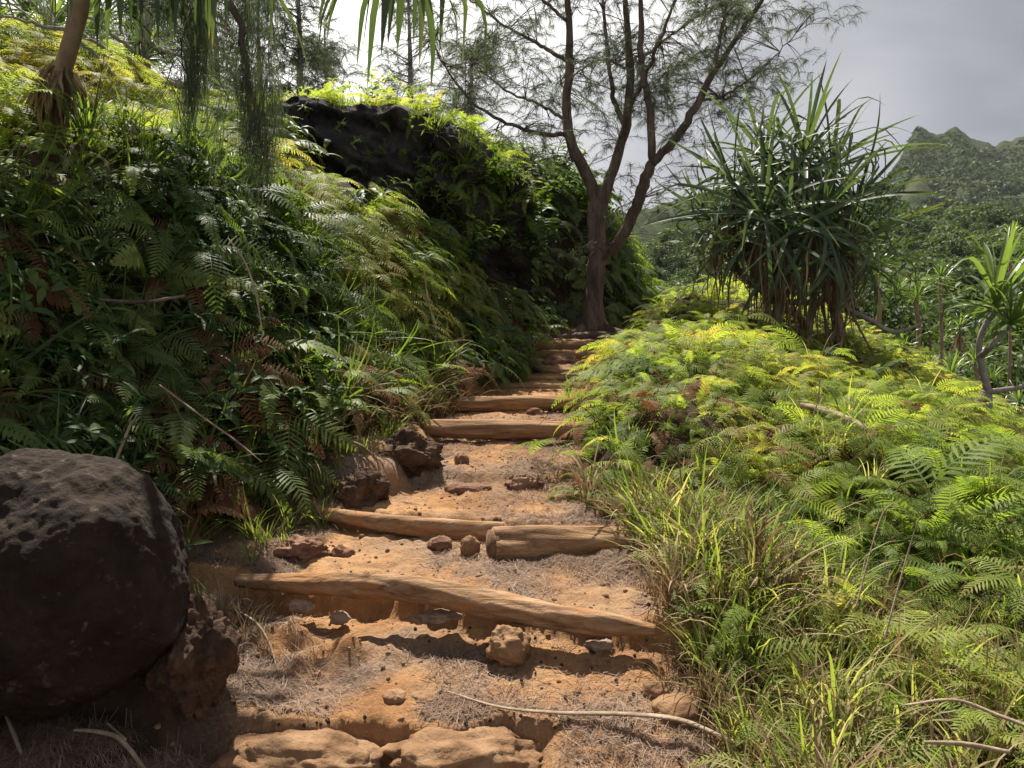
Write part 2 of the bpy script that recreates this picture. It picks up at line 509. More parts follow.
def pathmask(x, y):
    w = .18 * fbm(x * 1.7, y * 1.7, 3, 81)
    a = sst((x - (xl_(y) - .75 - .2 * (y < 5) + .55 * (y < 3.7)) + w) / .5) * sst((xr_(y) + .28 + w - x) / .3)  # near left corner turned to dark soil, standing in for shade by the boulder
    return a * (x > xf_(y) - .9 * (y < 7) - .15)


b = gridmesh(GX, GY, GZ, pathmask(GX, GY))
tag(b.build('ground', M['ground'], smooth=True), kind='structure')

az = np.radians(np.linspace(-62, 80, 300)); rr = np.geomspace(22, 420, 150)
A, RR = np.meshgrid(az, rr, indexing='ij')
X, Y = RR * np.sin(A), RR * np.cos(A)
Z = far_h(X, Y)
inside = (X > -39) & (X < 44) & (Y < 54)
Z = np.where(inside, np.minimum(Z, near_h(X, Y)) - .6, Z) + 1.2 * fbm(X / 4, Y / 4, 2, 13) * sst((RR - 60) / 40)
tag(gridmesh(X, Y, Z, X * 0 + .5).build('hills', M['hills'], smooth=True), kind='structure')

RIDGE = [(100, 300), (400, 250), (600, 222), (690, 196), (720, 188), (760, 198), (820, 196), (862, 190), (880, 180), (893, 164), (904, 146), (908.5, 131), (912, 127.5), (917, 130), (925, 134),
         (932, 136.5), (940, 133.5), (946, 129), (951, 128), (957, 133), (967, 140.5), (980, 143), (986, 147), (990, 148.5), (998, 143.5), (1010, 140), (1022, 135.5), (1060, 124), (1120, 112), (1250, 125), (1500, 170)]
RX = np.array([(p[0] - 512) / F * 1300 for p in RIDGE]); RZ = np.array([1.6 + (350 - p[1]) / F * 1300 for p in RIDGE])
mx = np.unique(np.concatenate([np.linspace(-500, 250, 80), np.arange(250, 1000, 3.2), np.linspace(1000, 1900, 100)]).round(3))
my = np.concatenate([np.arange(320, 1300, 7), np.arange(1300, 1700, 20)])
X, Y = np.meshgrid(mx, my, indexing='ij')
t = np.clip((Y - 330) / 970, 0, 1)
xw = X + .52 * (1300 - Y) + 45 * fbm(X / 160, Y / 160, 3, 15) * np.clip((1 - t) * 2, 0, 1)
rz = np.interp(xw, RX, RZ)
rz = rz + (7 * fbm(X / 14, Y / 30, 3, 99) - 4) * sst((t - .8) / .2) * .5
spur = 1 - np.abs(fbm(xw / 95, Y / 420, 3, 19)) * 2.0
prof = .22 * t + .78 * t ** 2.1
Z = 44 + (rz - 44) * prof + (spur - .4) * 75 * 3.6 * t * (1 - t) ** 1.4 + 9 * fbm(X / 26, Y / 26, 3, 29) * (1 - t * .75) + 8 * fbm(X / 9, Y / 9, 2, 39) * (1 - .7 * t)
Z = Z - np.clip(Y - 1300, 0, 500) * .9
MX, MY, MZ, MT = X, Y, Z, t
tag(gridmesh(X, Y, Z, X * 0 + .5).build('mountain', M['mount'], smooth=True), kind='structure')

# ------------------------------------------------------------------ leaf templates (base at origin, growing along +Y, up +Z)


def arc(L, a0, a1, n, power=1.3):
    t = np.linspace(0, 1, n)
    a = a0 + (a1 - a0) * t ** power
    d = np.stack([0 * t, np.cos(a), np.sin(a)], -1)
    C = np.vstack([[0, 0, 0], np.cumsum((d[1:] + d[:-1]) / 2, 0) * L / (n - 1)])
    return t, C, d


def frond(L=.7, pairs=18, w=.13, a0=1.1, a1=-.6, seed=0, start=.2, pw=.014, bi=False, mb=None, off=None):
    rng = np.random.default_rng(seed)
    mb = mb or MB()
    n = 14
    t, C, D = arc(L, a0, a1, n)
    C = C + np.stack([.06 * L * np.sin(t * 3 + seed) * t, 0 * t, 0 * t], -1)
    if off is not None:
        C = C @ off.T; D = D @ off.T
    S = np.cross(D, np.array((1., 0, 0)) if off is None else off @ np.array((1., 0, 0)))
    X = np.array((1., 0, 0)) if off is None else off @ np.array((1., 0, 0))
    V, Q = ribbon(C, np.repeat(X[None], n, 0), S, np.linspace(.004, .0015, n) * L / .7)
    mb.add(V, Q, .55)
    for k in range(pairs):
        u = start + (1 - start) * (k + .5) / pairs
        fi = u * (n - 1); i = min(int(fi), n - 2); f = fi - i
        p = C[i] * (1 - f) + C[i + 1] * f; d = unit(D[i] * (1 - f) + D[i + 1] * f)
        up = unit(np.cross(X, d))
        v = (u - start) / (1 - start)
        ln = w * (min(1, .55 + v * 2.2)) * (1 - v ** 2.2) + .012
        for sgn in (-1, 1):
            l = ln * rng.uniform(.85, 1.12)
            sw = .35 + .35 * v + rng.normal(0, .08)
            dr = rng.uniform(.1, .55)
            e = unit(X * sgn * math.cos(sw) + d * math.sin(sw))
            m1 = p + e * l * .5 - up * l * .03
            m2 = p + e * l * .98 - up * l * dr * .5
            wd = unit(np.cross(e, up))
            hw = pw * L / .7
            if bi:
                # finely cut pinna: comb of leaflets
                nn = max(4, int(l / .018))
                for q in range(nn):
                    g = (q + .5) / nn
                    c = p + (m1 - p) * min(1, 2 * g) + (m2 - m1) * max(0, 2 * g - 1)
                    ll = hw * 2.0 * (1 - .75 * g)
                    for s2 in (-1, 1):
                        tip = c + wd * s2 * ll + e * ll * .5 - up * ll * .2
                        a = e * (l / nn * .42)
                        mb.add([c - a, c + a, tip + a * .5, tip - a * .3], [[0, 1, 2, 3]], .45 + .4 * v + rng.normal(0, .06))
            else:
                VV = [p - wd * hw * .5, p + wd * hw * .5, m1 + wd * hw, m1 - wd * hw, m2 + wd * hw * .12, m2 - wd * hw * .12]
                mb.add(VV, [[0, 1, 2, 3], [3, 2, 4, 5]], .4 + .35 * v + rng.normal(0, .06))
    return mb


def rotz(a):
    c, s = math.cos(a), math.sin(a)
    return np.array(((c, -s, 0), (s, c, 0), (0, 0, 1.)))


def forked(L=.7, seed=0, bi=False, pw=.013):
    """false-staghorn fern: a stalk that forks into two combs"""
    rng = np.random.default_rng(seed)
    mb = MB()
    n = 6
    t, C, D = arc(L * .45, 1.25, .8, n)
    V, Q = ribbon(C, np.repeat([[1., 0, 0]], n, 0), np.cross(D, (1., 0, 0)), np.full(n, .003))
    mb.add(V, Q, .6)
    for s in (-1, 1):
        sub = frond(L * .62, 15, L * .17, rng.uniform(.2, .6), rng.uniform(-1.0, -.5), seed * 3 + s + 1, .06, pw, bi)
        v, q, tt = sub.arrays()
        v = v @ rotz(-s * rng.uniform(.5, .75)).T + C[-1]
        mb.add(v, q, tt)
    return mb


def tuft(nb=26, L=.5, w=.006, seed=0, spread=.5, droop=1.6):
    rng = np.random.default_rng(seed)
    mb = MB()
    for k in range(nb):
        l = L * rng.uniform(.45, 1.1)
        a0 = math.pi / 2 - abs(rng.normal(0, spread)); a1 = a0 - rng.uniform(.3, droop)
        t, C, D = arc(l, a0, a1, 7, 1.6)
        W = w * np.array([.7, 1, 1, .9, .7, .45, .08]) * rng.uniform(.7, 1.2)
        V, Q = ribbon(C, np.repeat([[1., 0, 0]], 7, 0), np.cross((1., 0, 0), D), W, .25)
        V = V + np.array((0, rng.uniform(0, .03), 0))
        V = V @ rotz(rng.uniform(0, 6.283)).T + np.array((rng.normal(0, .03), rng.normal(0, .03), 0))
        mb.add(V, Q, np.clip(rng.normal(.5, .2), 0, 1))
    return mb


def sprig(L=.45, leaves=12, ll=.13, lw=.02, seed=0, a0=1.2, a1=.2, whorl=False):
    rng = np.random.default_rng(seed)
    mb = MB()
    n = 8
    t, C, D = arc(L, a0, a1, n)
    tube(mb, C, np.linspace(.005, .002, n), 4, cap=False, tint=.3)
    for k in range(leaves):
        u = .15 + .85 * k / (leaves - 1) if not whorl else .55 + .45 * k / (leaves - 1)
        fi = u * (n - 1); i = min(int(fi), n - 2); p = C[i] + (C[i + 1] - C[i]) * (fi - i)
        a = k * 2.4 + rng.normal(0, .3)
        l = ll * rng.uniform(.7, 1.15)
        tt, c, d = arc(l, rng.uniform(.1, .7), rng.uniform(-1.0, -.2), 5)
        W = lw * np.array([.15, .8, 1, .7, .05]) * rng.uniform(.8, 1.2)
        V, Q = ribbon(c, np.repeat([[1., 0, 0]], 5, 0), np.cross((1., 0, 0), d), W, .3)
        mb.add(V @ rotz(a).T + p, Q, np.clip(.3 + .4 * u + rng.normal(0, .15), 0, 1))
    return mb


def spray(n=44, L=.55, nl=.2, seed=0, w=.003):
    """casuarina twig with drooping needles"""
    rng = np.random.default_rng(seed)
    mb = MB()
    t, C, D = arc(L, rng.uniform(.2, .7), rng.uniform(-1.1, -.3), 8)
    tube(mb, C, np.linspace(.007, .003, 8), 3, cap=False, tint=.1)
    for k in range(n):
        u = rng.uniform(.12, 1)
        fi = u * 7; i = min(int(fi), 6); p = C[i] + (C[i + 1] - C[i]) * (fi - i)
        d = unit(D[i] * .9 + rng.normal(0, .55, 3))
        l = nl * rng.uniform(.6, 1.3)
        p1 = p + d * l * .5 + np.array((0, 0, -.06 * l)); p2 = p1 + unit(d + np.array((0, 0, -.9))) * l * .55
        s = unit(np.cross(d, rng.normal(0, 1, 3))) * w
        mb.add([p - s, p + s, p1 + s, p1 - s, p2 + s * .4, p2 - s * .4], [[0, 1, 2, 3], [3, 2, 4, 5]], np.clip(rng.normal(.5, .22), 0, 1))
    return mb


def sword_rosette(n=52, L=1.35, w=.032, seed=0, low=-.35, upright=1.5, kink=.45):
    """pandanus head: sword leaves in a spiral; the outer ones arch over or snap and hang"""
    rng = np.random.default_rng(seed)
    mb = MB()
    for k in range(n):
        f = (k + .5) / n
        e0 = upright + (low - upright) * f ** .9 + rng.normal(0, .1)
        l = L * (.55 + .5 * math.sin(math.pi * min(1, f * .85 + .12))) * rng.uniform(.85, 1.12)
        ns = 11
        t = np.linspace(0, 1, ns)
        bend = rng.uniform(.5, 1.5) * (.35 + .8 * f)
        a = e0 - bend * t ** 1.6
        if rng.random() < kink * (.3 + f):
            kt = rng.uniform(.42, .75)
            a = a - (rng.uniform(.7, 1.7)) * sst((t - kt) / .12)
        a = np.maximum(a, -1.5)
        d = np.stack([0 * t, np.cos(a), np.sin(a)], -1)
        C = np.vstack([[0, 0, 0], np.cumsum((d[1:] + d[:-1]) / 2, 0) * l / (ns - 1)]) + np.array((0, .03, .18 * (1 - f)))
        W = w * np.minimum(1, (1 - t) * 2.6 + .02) ** .8 * (.85 + .3 * rng.random())
        yaw = k * 2.39996 + rng.normal(0, .12)
        tw = rng.normal(0, .25)
        S = np.repeat([[math.cos(tw), 0, math.sin(tw) * .6]], ns, 0)
        V, Q = ribbon(C, S, np.cross((1., 0, 0), d), W, .42)
        tn = np.clip(.35 + .25 * (1 - f) + rng.normal(0, .13), 0, .9)
        T = np.repeat(tn + .5 * (t > .93), 3)
        mb.add(V @ rotz(yaw).T, Q, T)
    return mb


def dead_skirt(n=40, L=1.1, w=.022, seed=0, e=(-1.5, -.9), rad=.07, height=.5):
    rng = np.random.default_rng(seed)
    mb = MB()
    for k in range(n):
        l = L * rng.uniform(.5, 1.15); ns = 8
        t = np.linspace(0, 1, ns)
        a = np.maximum(rng.uniform(*e) - rng.uniform(.1, .7) * t, -1.56) + rng.normal(0, .07, ns)
        d = np.stack([.15 * np.sin(t * 7 + k) , np.cos(a), np.sin(a)], -1)
        C = np.vstack([[0, 0, 0], np.cumsum((d[1:] + d[:-1]) / 2, 0) * l / (ns - 1)]) + np.array((0, rad, -rng.uniform(0, height)))
        W = w * np.minimum(1, (1 - t) * 2.5 + .1) * rng.uniform(.5, 1.2)
        tw = rng.normal(0, .6)
        S = np.repeat([[math.cos(tw), math.sin(tw), 0]], ns, 0)
        V, Q = ribbon(C, S, np.cross((1., 0, 0), d), W, .5)
        mb.add(V @ rotz(rng.uniform(0, 6.283)).T, Q, np.clip(rng.normal(.45, .25), 0, 1))
    return mb


# fast merge of many copies into one mesh
def frames(axis, head):
    Zv = unit(axis); Yv = unit(head - Zv * np.sum(head * Zv, -1, keepdims=True)); Xv = np.cross(Yv, Zv)
    return np.stack([Xv, Yv, Zv], -1)


def merge(templates, pos, Rm, sc, tint, pick=None, mb=None):
    mb = mb or MB()
    pos = np.asarray(pos, float); sc = np.broadcast_to(sc, (len(pos),)); tint = np.broadcast_to(tint, (len(pos),))
    if pick is None: pick = RNG.integers(0, len(templates), len(pos))
    for k, tp in enumerate(templates):
        ix = np.where(pick == k)[0]
        if not len(ix): continue
        V, Q, T = tp.arrays()
        W = np.einsum('nij,vj->nvi', Rm[ix], V) * sc[ix, None, None] + pos[ix, None]
        QQ = Q[None] + (np.arange(len(ix)) * len(V))[:, None, None]
        TT = np.clip(T[None] + (tint[ix, None] - .5), 0, 1)
        mb.add(W.reshape(-1, 3), QQ.reshape(-1, 4), TT.ravel())
    return mb


def plant_on(x, y, tmpl, sc, tint, lift=0., upmix=.5, downhill=.6, mb=None, sink=.03, wob=.16):
    """stand copies on the ground at x, y, leaning with the slope"""
    x = np.asarray(x); y = np.asarray(y)
    n = normal(x, y, .15)
    z = h(x, y) - sink + lift
    ax = unit(n * (1 - upmix) + np.array((0, 0, 1.)) * upmix + RNG.normal(0, wob, n.shape))
    ang = RNG.uniform(0, 2 * math.pi, len(x))
    hd = np.stack([np.cos(ang), np.sin(ang), 0 * ang], -1) + downhill * n * np.array((2., 2., 0))
    return merge(tmpl, np.stack([x, y, z], -1), frames(ax, hd), sc, tint, None, mb)


FERN = [frond(.7, 20, .13, 1.15, -.5, 1), frond(.62, 18, .115, 1.3, -.2, 2), frond(.8, 22, .14, .9, -.9, 3), forked(.75, 4), forked(.7, 5), forked(.8, 6)]
FERN_FINE = [frond(.6, 24, .085, 1.35, -1.0, 11, .08, .0095), frond(.7, 26, .095, 1.2, -1.3, 12, .08, .0095), forked(.75, 14, False, .011), forked(.7, 15, False, .011), frond(.55, 22, .08, 1.45, -.7, 16, .08, .0095)]
FERN_BI = [frond(.85, 16, .2, 1.0, -.6, 21, .15, .017, True), frond(.7, 14, .18, 1.2, -.3, 22, .15, .016, True), forked(.85, 23, True, .013)]
FERN_LOW = [frond(.75, 11, .14, 1.1, -.6, 31, .15, .024), forked(.8, 32, False, .02), frond(.7, 10, .13, 1.25, -.2, 33, .15, .024)]
TUFT = [tuft(26, .5, .006, 1), tuft(20, .62, .008, 2, .45), tuft(30, .38, .005, 3, .6), tuft(18, .7, .009, 4, .4, 2.0)]
SPRIG = [sprig(.45, 14, .13, .012, 1), sprig(.5, 13, .15, .013, 2, 1.0, -.2), sprig(.4, 15, .11, .011, 3, 1.3, .5), sprig(.5, 12, .13, .022, 4, 1.1, .1)]
def skein(n=90, L=.5, seed=0, w=.0013):
    """limp hanging bundle of long thin needles"""
    rng = np.random.default_rng(seed); mb = MB()
    for k in range(n):
        p = np.array((rng.normal(0, .035), rng.normal(0, .035), rng.uniform(-.15, .3)))
        l = L * rng.uniform(.35, 1.0); a = rng.uniform(0, 6.28); q = rng.uniform(.05, .22)
        t = np.linspace(0, 1, 5)
        C = p + np.stack([math.cos(a) * q * l * t ** .7 * 1.2, math.sin(a) * q * l * t ** .7 * 1.2, -l * (t ** 1.25)], -1)
        S = np.repeat([[-math.sin(a), math.cos(a), 0]], 5, 0)
        V, Q = ribbon(C, S, S, w * np.array([1, 1, 1, .8, .3]))
        mb.add(V, Q, np.clip(rng.normal(.5, .2), 0, 1))
    return mb


SKEIN = [skein(60, .5, q) for q in (1, 2, 3)]
SPRAY = [spray(44, .55, .2, s) for s in (1, 2, 3, 4)]

# ------------------------------------------------------------------ log steps
def log(name, pts, rads, label, seed, sides=40, n=130, rough=.19, mat='log', tint=.5):
    p = spline(np.column_stack([np.asarray(pts), rads]), n)
    c = p[:, :3].mean(0)
    mb = MB(); tube(mb, p[:, :3] - c, p[:, 3], sides, rough, 2.2, seed)
    o = mb.build(name, M[mat], smooth=True); o.location = c
    return tag(o, label, 'log', 'log steps across the trail')


GL = 'log_step'
log(GL, [P(238, 580, 4.30), P(300, 583, 4.2), P(360, 585, 4.1), P(420, 590, 4.02), P(480, 603, 3.94), P(540, 615, 3.86), P(600, 623, 3.78), P(655, 630, 3.71)],
    [.035, .052, .062, .068, .072, .068, .062, .025], 'long wavy weathered log across the trail, lowest step with a rounded stone below it', 1, rough=.3)
log(GL, [P(318, 512, 5.36), P(360, 520, 5.26), P(420, 527, 5.16), P(470, 531, 5.08), P(505, 533, 5.03)], [.04, .055, .065, .07, .065],
    'thin pale log running left from the thick cut log, second step up', 2)
TL = [P(493, 546, 4.72), P(535, 545, 4.78), P(585, 545, 4.83), P(640, 545, 4.88), P(690, 546, 4.93)]
tk = log(GL, TL, [.112, .112, .108, .10, .09], 'thick short log with a dark sawn end, beside the grass in the second step', 3)
ce = MB()
dirx = unit(TL[1] - TL[0]); p0 = TL[0] - np.array(tk.location)
tube(ce, [p0 - dirx * .024, p0 + dirx * .02], [.097, .099], 26, .05, 5, 8)
ce.build('sawn_end', M['cut'], tk, smooth=False)
log(GL, [P(424, 428, 7.3), P(470, 429, 7.28), P(520, 430, 7.27), P(575, 431, 7.26), P(612, 432, 7.26)], [.075, .085, .088, .085, .075], 'straight log at the top of the bare orange slope, third step up', 4, rough=.16)
log(GL, [P(454, 405, 8.6), P(490, 404, 8.6), P(530, 403, 8.6), P(590, 404, 8.6)], [.08, .085, .085, .08], 'straight log close behind the third log step, fourth step up', 5, rough=.16)
log(GL, [P(500, 388, 10.2), P(540, 388, 10.2), P(585, 388, 10.2)], [.06, .065, .06], 'small dark log just above the fourth step, half in shade', 6)
log(GL, [P(514, 380, 11.0), P(545, 379, 11.0), P(590, 379, 11.0)], [.06, .065, .06], 'slim dark log two above the fourth step, below the tilted log', 7)
log(GL, [P(528, 367, 12.1), P(550, 371, 12.0), P(590, 376, 11.9)], [.055, .07, .06], 'tilted dark log among the upper steps, dropping to the right', 8)
log(GL, [P(532, 355, 13.2), P(560, 354, 13.2), P(605, 356, 13.2)], [.06, .075, .07], 'log just below the topmost step, in front of the tree roots', 9)
log(GL, [P(526, 347, 14.0), P(570, 346, 14.0), P(622, 344, 13.9)], [.07, .08, .07], 'topmost straight log at the foot of the forked tree', 10, rough=.16)


# ------------------------------------------------------------------ rocks
def rock(name, loc, size, label, mat, seed, cat='rock', rz=0, tilt=(0, 0), sub=4, amp=.25, flat=0, group=None, freq=1.4, crag=0):
    import bmesh
    bm = bmesh.new(); bmesh.ops.create_icosphere(bm, subdivisions=sub, radius=1)
    o_ = Vector((seed * 3.1, seed * 1.7, seed * .9))
    for v in bm.verts:
        c = v.co.copy()
        d = mnoise.fractal(c * freq + o_, .9, 2, 5) * amp
        if crag:
            vd = mnoise.voronoi(c * 2.1 + o_)[0]
            d += crag * (vd[1] - vd[0] - .3)
        if sub > 5: d += .012 * mnoise.fractal(c * 7 + o_, .8, 2, 5) 
        v.co = c * (1 + d)
        if flat and v.co.z > flat: v.co.z = flat + (v.co.z - flat) * .25
        v.co.x *= size[0]; v.co.y *= size[1]; v.co.z *= size[2]
    for f in bm.faces: f.smooth = True
    me = bpy.data.meshes.new(name); bm.to_mesh(me); bm.free()
    me.materials.append(M[mat])
    o = link(name, me)
    o.location = loc; o.rotation_euler = (tilt[0], tilt[1], rz)
    return tag(o, label, cat, group)


rock('boulder', P(59, 578, 3.22), (.49, .49, .525), 'huge dark rounded boulder beside the trail below the fern bank', 'boulder', 3, 'boulder', sub=7, amp=.15, freq=1.0)
c = P(190, 655, 3.3)
rock('rock', (c[0], c[1] + .05, .30), (.15, .22, .25), 'rough brown earth-crusted rock wedged under the right side of the boulder', 'crust', 7, sub=6, amp=.38, crag=.12)
def on(px, py, dz=0):
    g = ground(px, py); return (g[0], g[1], g[2] + dz)
rock('stone', on(510, 663, .06), (.105, .085, .10), 'lone rounded brown stone on the dirt below the lowest log', 'rock', 11, 'stone', sub=5, amp=.3, crag=.1, tilt=(.2, .3))
rock('rock', on(360, 497, .03), (.19, .2, .155), 'layered reddish rock at the foot of the bank above the second log', 'crust', 13, sub=6, amp=.36, crag=.12, rz=.4)
rock('rock', on(303, 556, .02), (.16, .11, .085), 'jagged dark rock with a hollow at the left end of the second log', 'rock_red', 17, sub=5, amp=.4, crag=.35)
rock('rock', on(342, 556, .0), (.07, .05, .05), 'small dark chip of rock beside the jagged hollow rock', 'rock_red', 19, 'stone', amp=.4)
rock('stone', on(678, 712, -.005), (.115, .10, .06), 'smooth half buried stone by the grass at the trail edge', 'rock', 23, 'stone', sub=5, amp=.12)
rock('stone', on(655, 690, -.01), (.075, .06, .035), 'small flat stone just behind the half buried stone', 'rock', 29, 'stone', amp=.2)
rock('stone', on(700, 697, -.01), (.06, .06, .05), 'small stone touching the grass right of the half buried stone', 'rock', 31, 'stone', amp=.2)
g1 = P(300, 748, 3.17)
rock('rock', (g1[0], g1[1] + .05, -.085), (.33, .17, .11), 'long tan flat topped rock edging the lowest step at the left', 'rock', 37, sub=5, amp=.20, rz=-.05, freq=1.9)
g1 = P(465, 745, 3.2)
rock('rock', (g1[0], g1[1] + .05, -.08), (.33, .17, .10), 'flat slab of tan rock edging the lowest step near the trail middle', 'rock', 41, sub=5, amp=.19, rz=.08, freq=2.0)
rock('stone', on(395, 697, -.012), (.06, .05, .03), 'pale flat stone sunk in the dirt of the lowest tread', 'rock', 43, 'stone', amp=.2)
rock('stone', on(425, 698, -.012), (.075, .05, .03), 'larger of two pale flat stones sunk in the lowest tread', 'rock', 47, 'stone', amp=.2)
rock('stone', on(440, 548, .02), (.075, .06, .05), 'brown stone propping the thin pale log of the second step', 'rock_red', 53, 'stone', amp=.25)
rock('stone', on(470, 552, .02), (.06, .05, .07), 'upright stone jammed against the sawn log end', 'rock', 59, 'stone', amp=.2)
rock('stone', on(497, 524, .01), (.028, .026, .024), 'tiny dark stone on the bare orange slope', 'rock_red', 61, 'stone', sub=3)
rock('rock', on(468, 489, -.02), (.16, .10, .11), 'block of hard red earth with a dark hollow front in the slope', 'rock_red', 67, sub=5, amp=.2, flat=.4)
rock('rock', on(525, 486, -.02), (.15, .11, .10), 'block of hard red earth beside the fern mound in the slope', 'rock_red', 71, sub=5, amp=.3, crag=.15)
rock('rock', on(405, 455, .0), (.26, .16, .16), 'crumbling earth ledge with dry grass left of the third log', 'crust', 73, sub=6, amp=.42, crag=.1)
rock('stone', on(462, 463, .02), (.06, .05, .05), 'dark stone below the left part of the third log', 'rock_red', 79, 'stone')
rock('stone', on(535, 415, .02), (.09, .06, .05), 'brown lump of stone between the third and fourth logs', 'rock_red', 83, 'stone', amp=.3)
rock('rock', on(560, 364, -.0), (.3, .2, .13), 'reddish rock among the upper steps under the topmost log', 'rock_red', 89, amp=.3)

for px, py, sx_, lb in [(300, 606, .07, 'pale crusty lump wedged under the left end of the lowest log'), (438, 617, .12, 'long pale crusty stone wedged under the middle of the lowest log'), (600, 645, .08, 'pale crusty lump under the lowest log right of the round stone'), (340, 618, .05, 'small pale lump between the two crusty stones under the lowest log')]:
    g = P(px, py, 4.02 - .0011 * (px - 430)); rock('stone', tuple(g), (sx_, .05, .035), lb, 'crusty', int(px), 'stone', sub=4, amp=.3, crag=.15)

# the dark outcrop on the bank
TOPX = [262, 284, 310, 375, 400, 430, 460, 490, 535]; TOPY = [122, 107, 105, 107, 109, 116, 130, 150, 192]


def outcrop():
    n, m_ = 150, 70
    u = np.linspace(0, 1, n); v = np.linspace(0, 1, m_)
    U, Vv = np.meshgrid(u, v, indexing='ij')
    # plan line of the brow
    px = 266 + 266 * U
    top = np.interp(px, TOPX, TOPY)
    bot = np.interp(U, [0, .25, .5, .75, 1], [190, 200, 225, 265, 290])
    d0 = np.interp(U, [0, .5, 1], [10.4, 11.2, 12.4])
    a = (px - 512) / F
    zt = 1.6 + (350 - top) / F * d0; zb = 1.6 + (350 - bot) / F * d0
    prof = np.interp(Vv, [0, .12, .3, .6, .8, .9, 1], [0, .0, .0, 0, 0, 0, 0])
    # v 0..0.7 the face bottom to brow, 0.7..1 the top going back
    f = np.clip(Vv / .7, 0, 1); g = np.clip((Vv - .7) / .3, 0, 1)
    z = zb + (zt - zb) * f - .35 * (1 - f) * 0 + .05 * g - .5 * g ** 3
    y = d0 + .35 * np.sin(f * 2.2) * -1 + .45 * (1 - f) ** 2 * 1.0 + .9 * g ** 1.2 - .0
    y = d0 + .55 * (1 - f) - .25 * np.sin(f * 3.14) + 2.2 * g
    rnd = sst((f - .86) / .14) * (1 - g)
    y = y + .22 * rnd
    x = a * d0
    nz = fbm(x * 1.6 + z * 1.1, z * 1.9, 5, 111); nz2 = fbm(x * 6, z * 5 + y, 3, 121)
    rid = np.abs(fbm(x * .9 + 3, z * 2.6 + x * .3, 4, 141)); y = y + .5 * nz + .16 * nz2 - .45 * rid
    z = z + .10 * fbm(x * 1.7, y * 1.3, 4, 131) * (f > .5)
    m_ = (f > .25) & (f < .97) & (g == 0) & (px > 300)
    FACE.append(np.stack([x[m_], y[m_], z[m_]], -1))
    return gridmesh(x, y, z, x * 0 + .5)


FACE = []
ob = outcrop()
tag(ob.build('rock_outcrop', M['basalt'], smooth=True), 'broad dark basalt outcrop with a flat top above the fern bank', 'rock outcrop')

# ------------------------------------------------------------------ sticks and roots
def stick(name, pts, rads, label, seed, cat='stick', mat='twig', sides=7, n=30, rough=.15, squash=1):
    p = spline(np.column_stack([np.asarray(pts), rads]), n); c = p[0, :3].copy()
    mb = MB(); tube(mb, p[:, :3] - c, p[:, 3], sides, rough, 6, seed, squash=squash)
    o = mb.build(name, M[mat], smooth=True); o.location = c
    return tag(o, label, cat)


def gp(px, py, up=.012):
    g = ground(px, py); return (g[0], g[1], g[2] + up)


stick('dead_stick', [gp(448, 698, .02), P(500, 707, 3.36) , P(560, 713, 3.30), P(620, 714, 3.26), P(680, 720, 3.2), P(738, 744, 3.1)], [.004, .009, .013, .015, .015, .012],
      'long pale dead leaf stalk lying across the lowest tread', 1, squash=.5)
stick('root', [gp(222, 612, .02), gp(240, 622, .05), gp(258, 640, .06), gp(270, 656, .04), gp(277, 670, .0)], [.005, .006, .006, .005, .004], 'thin curved root arching from the dirt right of the boulder', 2, 'root')
stick('dead_stick', [gp(-6, 715, .12), gp(12, 745, .06), gp(30, 775, .0)], [.006, .008, .008], 'pale stick leaning in the dark corner under the boulder', 3)
stick('dead_stick', [gp(74, 735, .02), gp(100, 742, .04), gp(122, 752, .03), gp(150, 778, .0)], [.006, .009, .01, .01], 'crooked stick on the dark earth below the boulder', 4)
stick('dead_stick', [gp(108, 735, .03), gp(126, 752, .04)], [.005, .006], 'short twig crossing the crooked stick below the boulder', 5)
m1 = ground(760, 392)
stick('fallen_branch', [P(788, 403, 7.0), P(815, 408, 6.8), P(850, 420, 6.5), P(880, 436, 6.25)], [.035, .05, .045, .03], 'bleached broken branch lying on the ferns of the mound', 6, 'branch', 'twig', squash=.6)
stick('fallen_branch', [P(820, 440, 6.2), P(850, 445, 6.1), P(878, 458, 6.0)], [.012, .018, .012], 'thin bleached twig below the broken branch on the mound', 7, 'branch')
stick('fallen_branch', [P(905, 705, 2.8), P(955, 700, 2.85), P(1000, 716, 2.8), P(1050, 735, 2.75)], [.005, .009, .011, .011], 'thick pale dead stalk in the ferns of the bottom corner', 8, 'branch', squash=.6)
stick('fallen_branch', [P(925, 742, 2.6), P(965, 744, 2.6), P(1010, 752, 2.55)], [.006, .009, .007], 'short split dead stalk below the thick pale one', 9, 'branch')
stick('dry_stalk', [P(855, 610, 3.5), P(880, 520, 3.7), P(897, 500, 3.75)], [.004, .003, .002], 'thin dry stem rising from the grass beside the trail', 10, 'stem')
stick('dry_stalk', [P(884, 640, 3.4), P(906, 560, 3.5), P(918, 520, 3.5)], [.005, .0035, .002], 'bare brown upright stem in front of the bright ferns', 11, 'stem')
stick('dry_stalk', [P(812, 420, 6.6), P(818, 400, 6.6), P(820, 378, 6.6)], [.008, .006, .004], 'short dead stub standing in the ferns of the mound', 12, 'stem')
stick('dead_stalk', [P(160, 385, 4.6), P(200, 415, 4.5), P(235, 440, 4.4), P(262, 462, 4.3)], [.008, .009, .008, .004], 'slanting brown dead leaf stalk in the shaded bank leaves', 13, 'stalk', 'stilt', squash=.5)
stick('dead_stalk', [P(228, 238, 5.6), P(245, 262, 5.5), P(256, 295, 5.4), P(262, 330, 5.35)], [.004, .008, .009, .004], 'pale dead stalk hanging down the shaded fern bank', 14, 'stalk', squash=.5)
stick('dead_stick', [P(104, 488, 4.3), P(120, 450, 4.4), P(132, 420, 4.5)], [.007, .009, .007], 'dry stick standing at the bank foot behind the boulder', 15)
